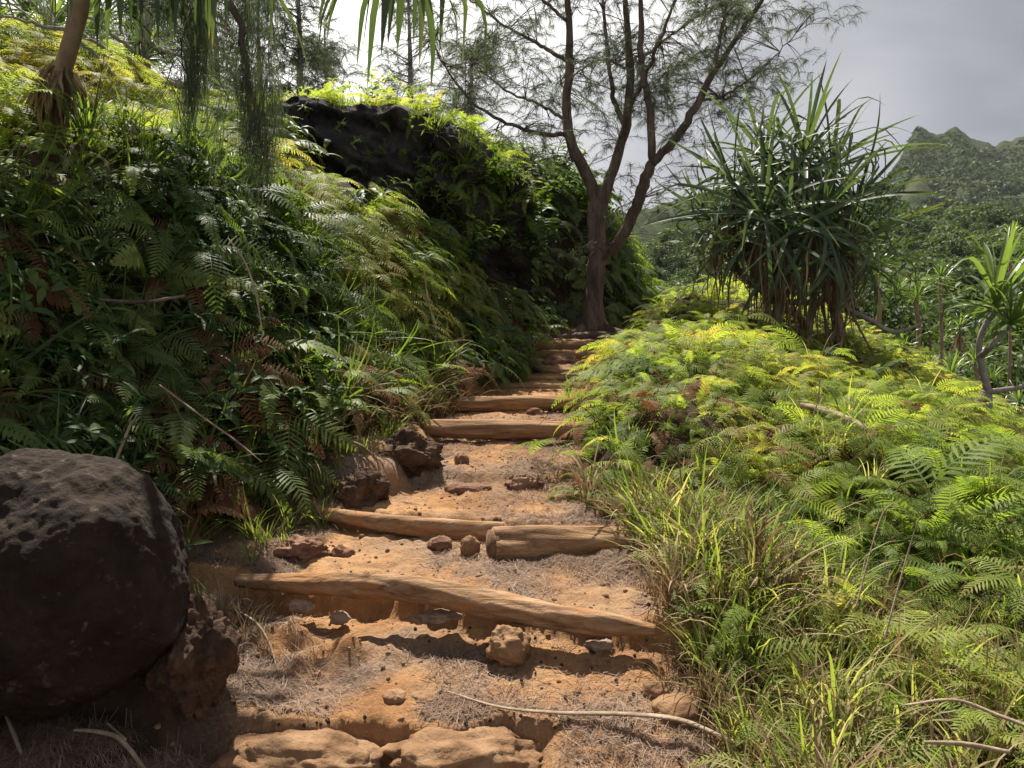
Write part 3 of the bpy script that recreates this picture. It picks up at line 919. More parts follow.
stick('dead_stick', [P(100, 300, 5.0), P(140, 302, 4.9), P(185, 296, 4.9)], [.01, .012, .008], 'short brown branch sticking out of the shaded bank', 16, 'stick', 'bark')
stick('dead_stick', [P(436, 330, 8.6), P(428, 300, 8.7), P(424, 270, 8.8)], [.015, .012, .008], 'thin bare stem against the shaded bank by the steps', 17, 'stem')
stick('root', [P(545, 338, 15.2), P(570, 337, 15.1), P(600, 336, 15.0), P(640, 338, 14.9)], [.05, .07, .09, .05], 'thick surface root crossing the trail below the forked tree', 18, 'root', 'bark')

# casuarina cones on the dirt
import bmesh
cb = bmesh.new(); bmesh.ops.create_icosphere(cb, subdivisions=2, radius=.0078)
for v in cb.verts: v.co *= 1 + .22 * (mnoise.noise(v.co * 420)); v.co.z *= 1.15
cm = bpy.data.meshes.new('seed_cone'); cb.to_mesh(cm); cb.free(); cm.materials.append(M['cone'])
cr = np.random.default_rng(5); made = 0
cpx = []
while made < 90:
    px, py = cr.uniform(225, 730), cr.uniform(560, 766)
    if cr.random() > (.25 + .75 * ((px > 440) & (py > 640)) + .5 * ((px < 330) & (py > 660))): continue
    g = ground(px, py)
    if g[1] > 4.6 or not (xl_(g[1]) - .1 < g[0] < xr_(g[1]) + .1): continue
    o = link('seed_cone', cm); o.location = (g[0], g[1], g[2] + .006); o.rotation_euler = tuple(cr.uniform(0, 6, 3)); s_ = cr.uniform(.7, 1.2); o.scale = (s_, s_, s_)
    tag(o, 'tiny round dark seed cone lying on the needle litter of the trail', 'seed cone', 'seed cones scattered on the trail'); made += 1

# needle litter, pebbles
def litter(n, seed):
    rng = np.random.default_rng(seed)
    X, Y = [], []
    while sum(map(len, X)) < n:
        y = 2.7 + rng.random(60000) ** 1.5 * 6.6; x = rng.uniform(-2.4, 1.6, 60000)
        dens = sst((fbm(x * .85, y * .85, 3, 201) + .22 + .25 * (y < 3.9) * (x > -.4) + .4 * (x < xl_(y)) * (y < 6.5)) / .75)
        dens = dens * (x > xf_(y) - .3) * (x < xr_(y) + .35) * np.where(y < 5.6, 1, .45)
        # worn middle of the upper slope stays bare
        dens = dens * (1 - .85 * np.exp(-((x - (xl_(y) + xr_(y)) / 2) / .35) ** 2) * (y > 3.9))
        k = rng.random(60000) < dens
        X.append(x[k]); Y.append(y[k])
    x = np.concatenate(X); y = np.concatenate(Y)
    k = normal(x, y, .06)[:, 2] > .9; x, y = x[k], y[k]; n = len(x)
    a = rng.uniform(0, math.pi, n) ; L = rng.uniform(.06, .16, n); cu = rng.normal(0, .25, n)
    pts = []
    for k, f in enumerate((-1, 0, 1)):
        aa = a + cu * f
        xx = x + np.cos(aa) * L * f * .5; yy = y + np.sin(aa) * L * f * .5
        zz = h(xx, yy)
        pts.append(np.stack([xx, yy, zz], -1))
    lift = rng.uniform(.001, .014, n)[:, None] * np.array((0, 0, 1.))
    sv = np.stack([-np.sin(a), np.cos(a), 0 * a], -1) * rng.uniform(.0005, .0012, n)[:, None]
    tl = rng.normal(0, .004, n)[:, None] * np.array((0, 0, 1.))
    p = [pts[0] + lift + tl, pts[1] + lift * 1.5, pts[2] + lift - tl]
    V = np.stack([p[0] - sv, p[0] + sv, p[1] - sv, p[1] + sv, p[2] - sv, p[2] + sv], 1).reshape(-1, 3)
    i = np.arange(n)[:, None] * 6
    Q = np.concatenate([i + np.array([[0, 1, 3, 2]]), i + np.array([[2, 3, 5, 4]])])
    T = np.repeat(np.clip(rng.normal(.5, .22, n), 0, 1), 6)
    mb = MB(); mb.add(V, Q, T)
    # broken leaf bits and twig ends
    k = rng.choice(n, 2600, replace=False); a = rng.uniform(0, 6.28, 2600); L = rng.uniform(.008, .03, 2600); w = rng.uniform(.003, .008, 2600)
    c = pts[1][k] + np.array((0, 0, .012)); d1 = np.stack([np.cos(a), np.sin(a), rng.normal(0, .25, 2600)], -1) * L[:, None]; d2 = np.stack([-np.sin(a), np.cos(a), rng.normal(0, .4, 2600)], -1) * w[:, None]
    mb.add(np.stack([c - d1, c - d2, c + d1, c + d2], 1).reshape(-1, 3), np.arange(2600 * 4).reshape(-1, 4), np.repeat(np.clip(rng.normal(.2, .2, 2600), 0, 1), 4))
    return mb


tag(litter(120000, 3).build('needle_litter', M['litter']), 'pale fallen needles strewn over the trail', 'needles', kind='stuff')


def pebbles(n, seed):
    import bmesh
    rng = np.random.default_rng(seed)
    bm = bmesh.new(); bmesh.ops.create_icosphere(bm, subdivisions=1, radius=1)
    tm = []
    for k in range(4):
        V = np.array([v.co[:] for v in bm.verts]); V = V * (1 + rng.normal(0, .14, (len(V), 1))) * np.array((1, .8, .6))
        Q = np.array([[f.verts[0].index, f.verts[1].index, f.verts[2].index, f.verts[2].index] for f in bm.faces])
        m_ = MB(); m_.add(V, Q); tm.append(m_)
    bm.free()
    y = 2.8 + rng.random(n) ** 1.3 * 7; x = rng.uniform(-1.7, 1.1, n)
    k = (x > xl_(y) - .35) & (x < xr_(y) + .1)
    x, y = x[k], y[k]
    sc = np.exp(rng.normal(-4.9, .55, len(x)))
    z = h(x, y) + sc * .15
    an = rng.uniform(0, 6.28, len(x)); hd = np.stack([np.cos(an), np.sin(an), 0 * an], -1); ax = np.tile([[0, 0, 1.]], (len(x), 1)) + rng.normal(0, .3, (len(x), 3))
    return merge(tm, np.stack([x, y, z], -1), frames(ax, hd), sc, .5)


tag(pebbles(2600, 4).build('gravel', M['rock'], smooth=False), 'loose crumbs of earth and gravel on the trail', 'gravel', kind='stuff')

# ------------------------------------------------------------------ undergrowth (uncountable mass)
def sample(n, x0, x1, y0, y1, dens, seed):
    rng = np.random.default_rng(seed)
    X, Y, c = [], [], 0
    while c < n:
        x = rng.uniform(x0, x1, 20000); y = rng.uniform(y0, y1, 20000)
        k = rng.random(20000) < dens(x, y)
        X.append(x[k]); Y.append(y[k]); c += k.sum()
    return np.concatenate(X)[:n], np.concatenate(Y)[:n]


def vis(x, y, m=120, up=.4):
    px, py = project(np.stack([x, y, h(x, y) + up], -1))
    return (px > -m) & (px < 1024 + m) & (py > -160) & (py < 768 + m)


def tintfield(x, y, base, amp=.22, sd=.1, seed=301):
    return np.clip(base + amp * fbm(x * .8, y * .8, 3, seed) + RNG.normal(0, sd, len(x)), 0.02, .98)


# right: fern thicket
def dr(x, y):
    e = x - xr_(y)
    d = sst((e - .12) / .3) * vis(x, y) * (y > 5.3 - .28 * np.clip(x - 1, 0, 4)) * (x < 9.5)
    return d * np.where(y < 9, 1, .55) * (.12 + .88 * sst((fbm(x * 1.9, y * 1.9, 2, 77) + .22) / .3) * np.where((y > 5.2) & (y < 6.5) & (x - xr_(y) < 1.0), .3, 1))


mb = MB()
x, y = sample(8500, .3, 9, 3.9, 11, dr, 1)
plant_on(x, y, FERN_FINE, np.exp(RNG.normal(-.68, .32, len(x))) * np.where(y < 5, .85, 1.0), tintfield(x, y, .5, .5, .16) - .22 * ((y < 6.3) & (x - xr_(y) < .9)), RNG.uniform(-.02, .2, len(x)) * (RNG.random(len(x)) < .45) * ~((y < 6.4) & (x - xr_(y) < 1.0)), .5, .8, mb, wob=.33)  # lowered tint paints shade onto the ferns at the mound front
x, y = sample(3000, .8, 10, 9.5, 22, dr, 2)
plant_on(x, y, FERN_LOW + FERN_FINE, RNG.uniform(.4, .8, len(x)), tintfield(x, y, .62), 0, .7, .8, mb)
tag(mb.build('fern_thicket', M['fern']), 'dense bright green ferns covering the slope right of the trail', 'ferns', kind='stuff')

mb = MB()
x, y = sample(800, .5, 8, 4.2, 12, lambda x, y: dr(x, y) * np.maximum(sst((fbm(x * 1.3, y * 1.3, 3, 401) - .12) / .2), .9 * ((y > 5.1) & (y < 7) & (x - xr_(y) < .9))), 3)
plant_on(x, y, FERN, RNG.uniform(.35, .7, len(x)), RNG.uniform(.1, .8, len(x)), 0.05, .3, 1.2, mb)
x, y = sample(420, .4, 8, 4.2, 10, lambda x, y: dr(x, y) * np.where((y < 7.2) & (x - xr_(y) < 1.2), 1, .35), 33)
n3 = len(x); zb = h(x, y); a3 = RNG.uniform(0, 6.28, n3); L3 = RNG.uniform(.25, .8, n3)
for q in range(n3):
    t3 = np.linspace(0, 1, 7); C3 = np.stack([x[q] + np.cos(a3[q]) * L3[q] * t3 * .8, y[q] + np.sin(a3[q]) * L3[q] * t3 * .8, zb[q] + .05 + L3[q] * (1.1 * t3 - 1.1 * t3 ** 2) + .1 * t3], -1)
    C3[:, 2] = np.maximum(C3[:, 2], h(C3[:, 0], C3[:, 1]) + .05)
    tube(mb, C3, np.linspace(.0045, .002, 7), 3, cap=False, tint=RNG.uniform(.2, 1))
tag(mb.build('dead_undergrowth', M['rust']), 'rusty dead fern fronds tangled among the green ferns right of the trail', 'dead ferns', kind='stuff')

# right foreground: grass and small ferns
def dg(x, y):
    e = x - xr_(y)
    return sst((e - .0) / .3) * vis(x, y, 380, .2) * (y < 5.9 - .25 * np.clip(x - 1, 0, 4)) * (.35 + .65 * sst((fbm(x * 1.5, y * 1.5, 2, 411) + .1) / .3))


mb = MB()
x, y = sample(430, .6, 5.2, 2.0, 5.9, dg, 5)
plant_on(x, y, TUFT, RNG.uniform(.35, .85, len(x)), tintfield(x, y, .54, .4, .16), 0, .8, .6, mb)
x, y = sample(60, .9, 7, 5, 9, dr, 15)
plant_on(x, y, TUFT, RNG.uniform(.5, .9, len(x)), tintfield(x, y, .7, .3, .14), .1, .8, .5, mb)
x, y = sample(160, -2.6, .4, 4.0, 12, lambda x, y: (x < xl_(y) - .15) * (x > xf_(y) - .5) * .8 * vis(x, y), 6)
plant_on(x, y, TUFT, RNG.uniform(.3, .7, len(x)), tintfield(x, y, .5, .3, .14), 0, .7, .7, mb)
x, y = sample(130, .6, 2.4, 2.6, 5.4, lambda x, y: sst((x - xr_(y) + .05) / .2) * sst((xr_(y) + .9 - x) / .4), 16)
plant_on(x, y, TUFT + TUFT[1:2], RNG.uniform(.45, .95, len(x)), tintfield(x, y, .6, .5, .2), .02, .7, .8, mb)
tag(mb.build('grass', M['grass']), 'thin green and straw coloured grass along both trail edges', 'grass', kind='stuff')

mb = MB()
x, y = sample(760, .7, 5.4, 2.0, 5.6, dg, 7)
plant_on(x, y, FERN_FINE, RNG.uniform(.35, .8, len(x)), tintfield(x, y, .66, .35), 0, .6, .6, mb)
tag(mb.build('low_ferns', M['fern']), 'small sword ferns mixed through the grass at the right trail edge', 'ferns', kind='stuff')

mb = MB()
x, y = sample(340, .55, 5, 2.0, 5.6, dg, 8)
plant_on(x, y, TUFT, RNG.uniform(.35, .75, len(x)), RNG.uniform(.2, .9, len(x)), -.02, .3, .9, mb)
x, y = sample(230, -1.9, 1.0, 5.5, 14, lambda x, y: (x < xf_(y) + .15) * (x > xf_(y) - 1.0) * vis(x, y), 9)
plant_on(x, y, TUFT, RNG.uniform(.6, 1.1, len(x)), RNG.uniform(.0, .7, len(x)), 0, .2, 1.4, mb)
x, y = sample(150, .5, 2.4, 2.6, 5.6, lambda x, y: sst((x - xr_(y) + .15) / .2) * sst((xr_(y) + .8 - x) / .4), 17)
plant_on(x, y, TUFT, RNG.uniform(.35, .8, len(x)), RNG.uniform(.15, 1.0, len(x)), .04, .3, .9, mb)
ex = np.concatenate([RNG.normal(-1.45, .13, 22), RNG.normal(.82, .1, 16), RNG.normal(-1.3, .12, 10)]); ey = np.concatenate([RNG.normal(4.15, .1, 22), RNG.normal(3.62, .12, 16), RNG.normal(3.75, .15, 10)])
plant_on(ex, ey, TUFT, RNG.uniform(.2, .42, len(ex)), RNG.uniform(.1, .8, len(ex)), 0, .3, .9, mb)
tag(mb.build('dry_grass', M['dry']), 'dry straw and brown dead grass hanging at the trail edges', 'dry grass', kind='stuff')

# left bank
def dl(x, y):
    s = (xf_(y) - x)
    return sst((s + .05) / .3) * vis(x, y, 160, .5) * (s < 6)


def in_rock(x, y):
    px, py = project(np.stack([x, y, h(x, y) + .45], -1))
    low = np.interp(px, [285, 330, 400, 440, 465], [150, 158, 182, 200, 215])
    skirt = (px > 15) & (px < 105) & (py > 55) & (py < 138) & (y < 7.5) & (y > 4.5)
    return skirt | (px > 285) & (px < 462) & (y > 7) & (y < 13.2) & (py > 95) & (py < low)


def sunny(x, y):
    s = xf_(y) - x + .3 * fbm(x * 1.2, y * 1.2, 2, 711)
    return ((s > 2.0) & (y > 5.5)) | ((s > .55) & (y > 8.2) & (y < 11.2))  # where bank ferns take the sunlit colour instead of the shade-darkened one


mb = MB()
x, y = sample(4600, -6.5, 1.0, 2.2, 11.5, lambda x, y: dl(x, y) * ~in_rock(x, y), 21)
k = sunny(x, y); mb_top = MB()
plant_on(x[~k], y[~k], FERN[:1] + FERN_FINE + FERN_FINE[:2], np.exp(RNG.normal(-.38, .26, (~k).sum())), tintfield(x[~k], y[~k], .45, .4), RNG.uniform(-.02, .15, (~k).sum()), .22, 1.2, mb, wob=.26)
plant_on(x[k], y[k], FERN_FINE, RNG.uniform(.6, 1.1, k.sum()), tintfield(x[k], y[k], .66, .3) + .14 * (y[k] > 8), 0, .45, 1.1, mb_top)  # raised tint paints sunlight onto the shoulder ferns
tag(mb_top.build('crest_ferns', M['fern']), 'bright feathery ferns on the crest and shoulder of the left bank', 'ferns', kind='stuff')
x, y = sample(1500, -4.5, 5.5, 9.5, 24, lambda x, y: dl(x, y) * ~in_rock(x, y), 22)
plant_on(x, y, FERN_LOW, RNG.uniform(.7, 1.2, len(x)), tintfield(x, y, .45, .3), 0, .25, 1.2, mb)
x, y = sample(420, 1.2, 5.5, 15.5, 25, lambda x, y: dl(x, y), 28)
plant_on(x, y, FERN_LOW, RNG.uniform(1.0, 1.6, len(x)), tintfield(x, y, .5, .3), 0, .25, 1.2, mb)
x, y = sample(130, -5, -.6, 3, 9, lambda x, y: dl(x, y) * ~sunny(x, y), 29)
plant_on(x, y, TUFT, RNG.uniform(.8, 1.3, len(x)), tintfield(x, y, .3, .3), .1, .1, 1.6, mb)
tag(mb.build('bank_ferns', M['fern_shaded']), 'ferns hanging thickly over the steep shaded bank left of the trail', 'ferns', kind='stuff')

mb = MB()
x, y = sample(430, -6.5, -.8, 2.4, 8.5, lambda x, y: dl(x, y) * (fbm(x, y, 2, 421) > -.1) * ~sunny(x, y) * ~in_rock(x, y), 23)
plant_on(x, y, SPRIG, RNG.uniform(.7, 1.25, len(x)), tintfield(x, y, .4, .3), .05, .35, 1.0, mb)
x, y = sample(420, -3, 4.6, 9, 22, lambda x, y: dl(x, y) * ~in_rock(x, y), 24)
plant_on(x, y, SPRIG, RNG.uniform(1., 1.8, len(x)), tintfield(x, y, .45, .3), .05, .35, 1.0, mb)
tag(mb.build('bank_foliage', M['broad']), 'broad dark leaves mixed through the shaded bank left of the trail', 'leafy undergrowth', kind='stuff')

mb = MB()
x, y = sample(330, -4.5, .8, 4, 13, lambda x, y: dl(x, y) * sst((fbm(x * 1.2, y * 1.2, 3, 431) - .1) / .2) * ~in_rock(x, y), 25)
plant_on(x, y, FERN, RNG.uniform(.6, 1.0, len(x)), RNG.uniform(.0, .6, len(x)), 0, .1, 1.5, mb)
tag(mb.build('dead_fronds', M['rust']), 'brown dead fronds hanging under the green ferns of the left bank', 'dead ferns', kind='stuff')


# ------------------------------------------------------------------ single plants
MESH = {}
def tm(key, tmpl, mat):
    k = (key, mat)
    if k not in MESH: MESH[k] = tmpl.mesh(key, M[mat])
    return MESH[k]


def place_rot(R3):
    from mathutils import Matrix
    return Matrix([list(r) for r in R3]).to_euler()


def fern(px, py, label, size=1, mat='fern', kind='fern', nf=8, d=None, seed=0, group='single ferns that stand out of the undergrowth'):
    rng = np.random.default_rng(int(px * 7 + py * 13) + seed)
    g = ground(px, py) if d is None else P(px, py, d)
    n = normal(np.array([g[0]]), np.array([g[1]]), .2)[0]
    o = empty('fern', (g[0], g[1], g[2] - .02), label, 'fern', group)
    ax0 = unit(n * .4 + np.array((0, 0, .6)))
    lib = {'fern': FERN, 'fine': FERN_FINE, 'bi': FERN_BI}[kind]
    for k in range(nf):
        a = k * 6.283 / nf + rng.normal(0, .25)
        hd = np.array((math.cos(a), math.sin(a), 0)) + n * np.array((.8, .8, 0))
        Rm = frames(unit(ax0 + rng.normal(0, .1, 3))[None], hd[None])[0]
        i = int(rng.integers(len(lib)))
        f = link('frond', tm('frond_%s' % (kind + 'abcdefgh'[i]), lib[i], mat), o)
        f.rotation_euler = place_rot(Rm); s = size * .7 * rng.uniform(.75, 1.15); f.scale = (s, s, s)
    return o


RF = [  # right of the trail
    (590, 497, 'pale fern drooping onto the bare slope at the lower left of the fern mound', .62, 'fern', 9),
    (640, 488, 'fern on the front of the mound right above the thick cut log', .7, 'fern', 9),
    (700, 492, 'fern with long drooping fronds at the shaded front of the mound', .8, 'fern', 8),
    (765, 500, 'fern at the right end of the shaded front of the mound', .75, 'fern', 8),
    (600, 440, 'bright fern overhanging the right end of the third log', .65, 'fine', 9),
    (660, 415, 'sunlit fern on top of the mound nearest the trail', .7, 'fern', 9),
    (718, 420, 'sunlit fern on the mound top left of the bleached branch', .8, 'bi', 7),
    (770, 455, 'feathery fern below the left end of the bleached branch', .8, 'bi', 7),
    (840, 495, 'yellow-green fern right below the bleached branch', .85, 'bi', 8),
    (905, 520, 'big yellow-green fern beside the bare brown stem', .9, 'bi', 8),
    (965, 500, 'tall feathery yellow fern high on the sunlit slope at the right', .9, 'bi', 8),
    (1005, 545, 'large bright fern arching in from the right edge above the shaded hollow', .9, 'bi', 8),
    (930, 590, 'dark fern in the shaded hollow under the yellow ferns', .7, 'fern', 8),
    (985, 620, 'fern with curling tips right of the bare brown stem', .6, 'fine', 8),
    (735, 655, 'sword fern leaning over the trail edge above the half buried stone', .75, 'fine', 9),
    (790, 640, 'sword fern with upright fronds in the grass beside the trail', .7, 'fine', 9),
    (755, 735, 'small broad fern at the very bottom of the trail edge', .6, 'fine', 8),
    (850, 720, 'sword fern left of the pale dead stalks in the bottom corner', .7, 'fine', 9),
    (930, 675, 'fern with flat sunlit fronds above the thick pale stalk', .65, 'bi', 7),
    (1010, 705, 'fern at the bottom right corner among dead stalks', .65, 'fine', 8),
    (690, 375, 'low fern on the near crest below the tall meadow ferns', .8, 'fern', 8),
    (780, 395, 'arching fern just behind the short dead stub', .9, 'bi', 7),
    (860, 400, 'fern on the crest behind the bleached branch', .9, 'fern', 8),
    (935, 430, 'fern on the crest in front of the small crooked pandanus', .9, 'bi', 8),
    (640, 350, 'pale green fern beside the upper steps opposite the roots', .9, 'fern', 8),
    (700, 320, 'fern in the pale meadow left of the pandanus stilts', 1., 'fern', 8),
    (830, 345, 'fern on the crest right below the pandanus stilts', 1., 'fern', 8),
]
for px, py, lb, sz, kd, nf in RF:
    fern(px, py, lb, sz, 'fern', kd, nf)
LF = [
    (30, 240, 'large dark fern near the left edge below the shaggy trunk', .95, 'fern', 8, 'fern_shaded'),
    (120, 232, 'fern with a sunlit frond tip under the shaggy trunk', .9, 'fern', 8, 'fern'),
    (215, 240, 'grey-green fern in the middle of the shaded bank', .8, 'fern', 8, 'fern_shaded'),
    (115, 420, 'finely cut dark fern behind the boulder', .75, 'bi', 8, 'fern_shaded'),
    (135, 365, 'pale lacy fern above the slanting dead stalk', .6, 'bi', 7, 'fern_shaded'),
    (300, 300, 'fern spreading downward fronds on the bank right of the hanging stalk', .95, 'fern', 9, 'fern_shaded'),
    (330, 400, 'fern drooping over the foot of the bank above the layered rock', .85, 'fern', 9, 'fern_shaded'),
    (245, 345, 'dark fern at the centre of the lower bank', .8, 'fern', 8, 'fern_shaded'),
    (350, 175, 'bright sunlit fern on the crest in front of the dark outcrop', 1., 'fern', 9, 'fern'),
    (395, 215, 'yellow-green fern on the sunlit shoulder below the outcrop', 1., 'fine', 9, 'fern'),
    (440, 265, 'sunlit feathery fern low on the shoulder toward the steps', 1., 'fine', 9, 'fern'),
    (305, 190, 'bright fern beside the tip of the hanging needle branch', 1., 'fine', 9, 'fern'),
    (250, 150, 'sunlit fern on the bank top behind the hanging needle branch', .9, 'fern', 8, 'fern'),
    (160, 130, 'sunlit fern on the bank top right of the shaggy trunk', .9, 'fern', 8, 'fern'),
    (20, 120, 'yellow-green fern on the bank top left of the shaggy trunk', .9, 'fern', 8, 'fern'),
    (405, 330, 'dark fern low on the bank near the thin bare stem', .8, 'fern', 8, 'fern_shaded'),
    (540, 280, 'dark fern on the shaded bank left of the forked tree', 1.2, 'fern', 8, 'fern_shaded'),
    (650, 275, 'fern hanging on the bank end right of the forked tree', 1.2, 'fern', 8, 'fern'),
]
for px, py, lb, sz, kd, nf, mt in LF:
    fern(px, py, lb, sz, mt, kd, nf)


def grass_clump(px, py, label, size, mat='grass', idx=0, n=1):
    g = ground(px, py)
    o = link('grass_tuft', tm('grass_tuft', TUFT[idx % 4], mat) if idx < 4 else tm('grass_tuft_wide', TUFTW, mat))
    o.location = (g[0], g[1], g[2] - .01); o.rotation_euler = (0, 0, px * 1.7); o.scale = (size,) * 3
    for k, x_ in enumerate((mat,)): pass
    return tag(o, label, 'grass tuft', 'single tufts of long grass')


for k_ in range(4): MESH[('grass_tuft', 'grass')] = None
MESH.clear()
TUFTW = tuft(22, .75, .011, 9, .45, 1.9)
def gt(px, py, label, size, idx, mat='grass'):
    g = ground(px, py)
    o = link('grass_tuft', tm('grass_tuft_' + 'abcde'[idx], (TUFT + [TUFTW])[idx], mat))
    o.location = (g[0], g[1], g[2] - .01); o.rotation_euler = (0, 0, px * 1.7); o.scale = (size,) * 3
    return tag(o, label, 'grass tuft', 'single tufts of long grass')


for a_ in [
    (700, 575, 'tall bright grass tuft arching over the dirt right of the lowest log', .75, 4), (735, 560, 'upright grass tuft behind the arching one at the trail edge', .8, 3),
    (775, 565, 'wide grass tuft between the trail edge and the bright ferns', .8, 4), (650, 555, 'thin grass tuft at the right end of the thick cut log', .6, 1),
    (690, 545, 'yellowish grass tuft behind the end of the thick cut log', .6, 0), (730, 610, 'short grass tuft above the sword fern at the trail edge', .5, 0),
    (570, 402, 'bright grass tuft hiding the right end of the fourth log', .75, 1), (615, 385, 'yellow grass tuft on the mound beside the upper logs', .75, 3),
    (480, 385, 'green grass tuft left of the fourth log', .6, 1), (170, 500, 'dark long bladed grass tuft right behind the boulder', .95, 4),
    (215, 515, 'dark arching grass tuft between boulder and bank', .9, 4), (250, 500, 'grass tuft with drooping blades at the foot of the bank', .85, 3),
    (140, 470, 'upright dark grass tuft behind the boulder top', .9, 4), (375, 385, 'grey-green grass tuft hanging over the bank foot', .8, 3),
    (185, 440, 'broad bladed grass tuft with two bright upright blades', .9, 4), (340, 455, 'small grass tuft on the earth ledge left of the slope', .4, 0),
    (262, 545, 'tiny grass tuft in front of the bank above the jagged rock', .4, 2)]:
    gt(*a_)


def shrub(px, py, label, size, n, idx, mat='broad', d=None, spread=.5):
    g = ground(px, py) if d is None else P(px, py, d)
    rng = np.random.default_rng(int(px + py * 3))
    nn = normal(np.array([g[0]]), np.array([g[1]]), .2)[0]
    o = empty('leafy_shrub', (g[0], g[1], g[2] - .03), label, 'shrub', 'single leafy shrubs on the left bank')
    for k in range(n):
        a = k * 2.4
        hd = np.array((math.cos(a), math.sin(a), 0)) + nn * np.array((.6, .6, 0))
        Rm = frames(unit(nn * .3 + np.array((0, 0, .7)) + rng.normal(0, .2, 3))[None], hd[None])[0]
        f = link('leaf_spray', tm('leaf_spray_' + 'abcdef'[idx], (SPRIG + [sprig(.6, 16, .2, .03, 8, 1.4, .8), sprig(.35, 12, .1, .022, 9, 1.45, 1.2)])[idx], mat), o)
        f.rotation_euler = place_rot(Rm); s = size * rng.uniform(.75, 1.2); f.scale = (s, s, s)
    return o


for a_ in [
    (60, 300, 'dark shrub with long narrow leaves near the left edge of the bank', 1.1, 8, 1), (40, 390, 'dark shrub of hanging leaves above the boulder', 1.1, 8, 0),
    (275, 455, 'broad leaved shrub low on the bank with pale pointed leaves', .95, 9, 1), (305, 475, 'pale narrow leaved shrub at the bank foot nearest the layered rock', .8, 9, 2),
    (190, 300, 'small leaved shrub with yellowish tips in the middle of the bank', .6, 6, 5), (250, 425, 'shrub with one bright yellow leaf on the lower bank', .8, 7, 3),
    (85, 455, 'small dark shrub just behind the boulder', .7, 8, 5), (418, 385, 'leafy sapling in front of the bank left of the fourth log', .8, 7, 5),
    (440, 398, 'low bushy plant at the left end of the fourth log', .7, 8, 3), (545, 225, 'large leaved shrub on the shaded bank left of the forked tree', 1.9, 8, 4),
    (520, 250, 'dark shrub below the large leaved one near the outcrop end', 1.7, 7, 4), (560, 180, 'bright shrub on the bank top behind the forked tree', 1.8, 8, 4),
    (512, 170, 'shrub growing over the right end of the dark outcrop', 1.2, 8, 3), (640, 210, 'yellow-green shrub behind the right fork of the tree', 1.9, 8, 4),
    (472, 290, 'thin grey leaved shrub on the bank below the outcrop', 1.0, 6, 2)]:
    shrub(*a_)
for px, py, d, sc_, lb in [(530, 262, 12.3, 1.3, 'dark drooping shrub covering the far right end of the outcrop'), (526, 222, 12.5, 1.1, 'leafy shrub at the upper right end of the outcrop'), (492, 190, 11.6, .9, 'leafy shrub hiding the right foot of the outcrop'), (470, 262, 10.8, .9, 'shrub on the bank just below the outcrop right foot')]:
    shrub(px, py, lb, sc_, 8, 4, 'broad', d)
for px, py, d, lb in [(430, 110, 12.1, 'bright leafy rosette plant on the brow of the dark outcrop'), (372, 97, 12.3, 'low bush on the flat top of the dark outcrop'),
                      (330, 96, 12.0, 'pale grassy bush at the left end of the outcrop top'), (410, 95, 12.9, 'rounded bush behind the rosette on the outcrop top'),
                      (460, 125, 12.4, 'dark bush at the sloping right shoulder of the outcrop')]:
    shrub(px, py + 6, lb, .9 if d > 12 else .8, 8, 3 if px != 430 else 5, 'fern', d)
mb = MB()
rg = np.random.default_rng(77)
pp = np.array([P(rg.uniform(262, 480), 0, 1) for _ in range(1500)])
u_ = rg.uniform(0, 1.0, 1500); dd = rg.uniform(10.6, 14.0, 1500)
X_ = (264 + 266 * u_ - 512) / F * dd; Y_ = dd
top_ = np.interp(264 + 266 * u_, TOPX, TOPY)
Z_ = 1.6 + (350 - top_) / F * np.interp(u_, [0, .5, 1], [10.4, 11.2, 12.4]) - .06 - .1 * np.clip(dd - 12.4, 0, 5)
keep = Y_ > np.interp(u_, [0, .5, 1], [10.4, 11.2, 12.4]) + .1
ax_ = unit(np.tile([[0, 0, 1.]], (keep.sum(), 1)) + rg.normal(0, .2, (keep.sum(), 3))); an_ = rg.uniform(0, 6.28, keep.sum())
merge(TUFT[:3] + FERN_LOW + SPRIG[:2], np.stack([X_, Y_, Z_], -1)[keep], frames(ax_, np.stack([np.cos(an_), np.sin(an_), 0 * an_], -1)), rg.uniform(.4, .85, keep.sum()), rg.uniform(.55, .9, keep.sum()), None, mb)
xx_, yy_ = sample(130, -5.2, -2.6, 4.6, 7.2, lambda x, y: (xf_(y) - x > .8) * in_rock(x, y), 91)
plant_on(xx_, yy_, FERN_FINE, RNG.uniform(.28, .5, len(xx_)), tintfield(xx_, yy_, .5), 0, .4, .9, mb)
fpx = project(FACE[0])[0]; wt = .25 + 3.2 * sst((fpx - 395) / 70); fp = FACE[0][rg.choice(len(FACE[0]), 210, p=wt / wt.sum())]
fa = unit(np.tile([[0, -.9, .7]], (210, 1)) + rg.normal(0, .3, (210, 3))); fh = np.tile([[0, -.6, -.6]], (210, 1)) + rg.normal(0, .5, (210, 3))
merge(SPRIG + FERN_FINE[:2] + TUFT[:1], fp, frames(fa, fh), rg.uniform(.3, .9, 210), rg.uniform(.15, .6, 210), None, mb)
tag(mb.build('outcrop_grass', M['fern']), 'sunlit grass and low plants growing on the flat top of the outcrop', 'grass', kind='stuff')

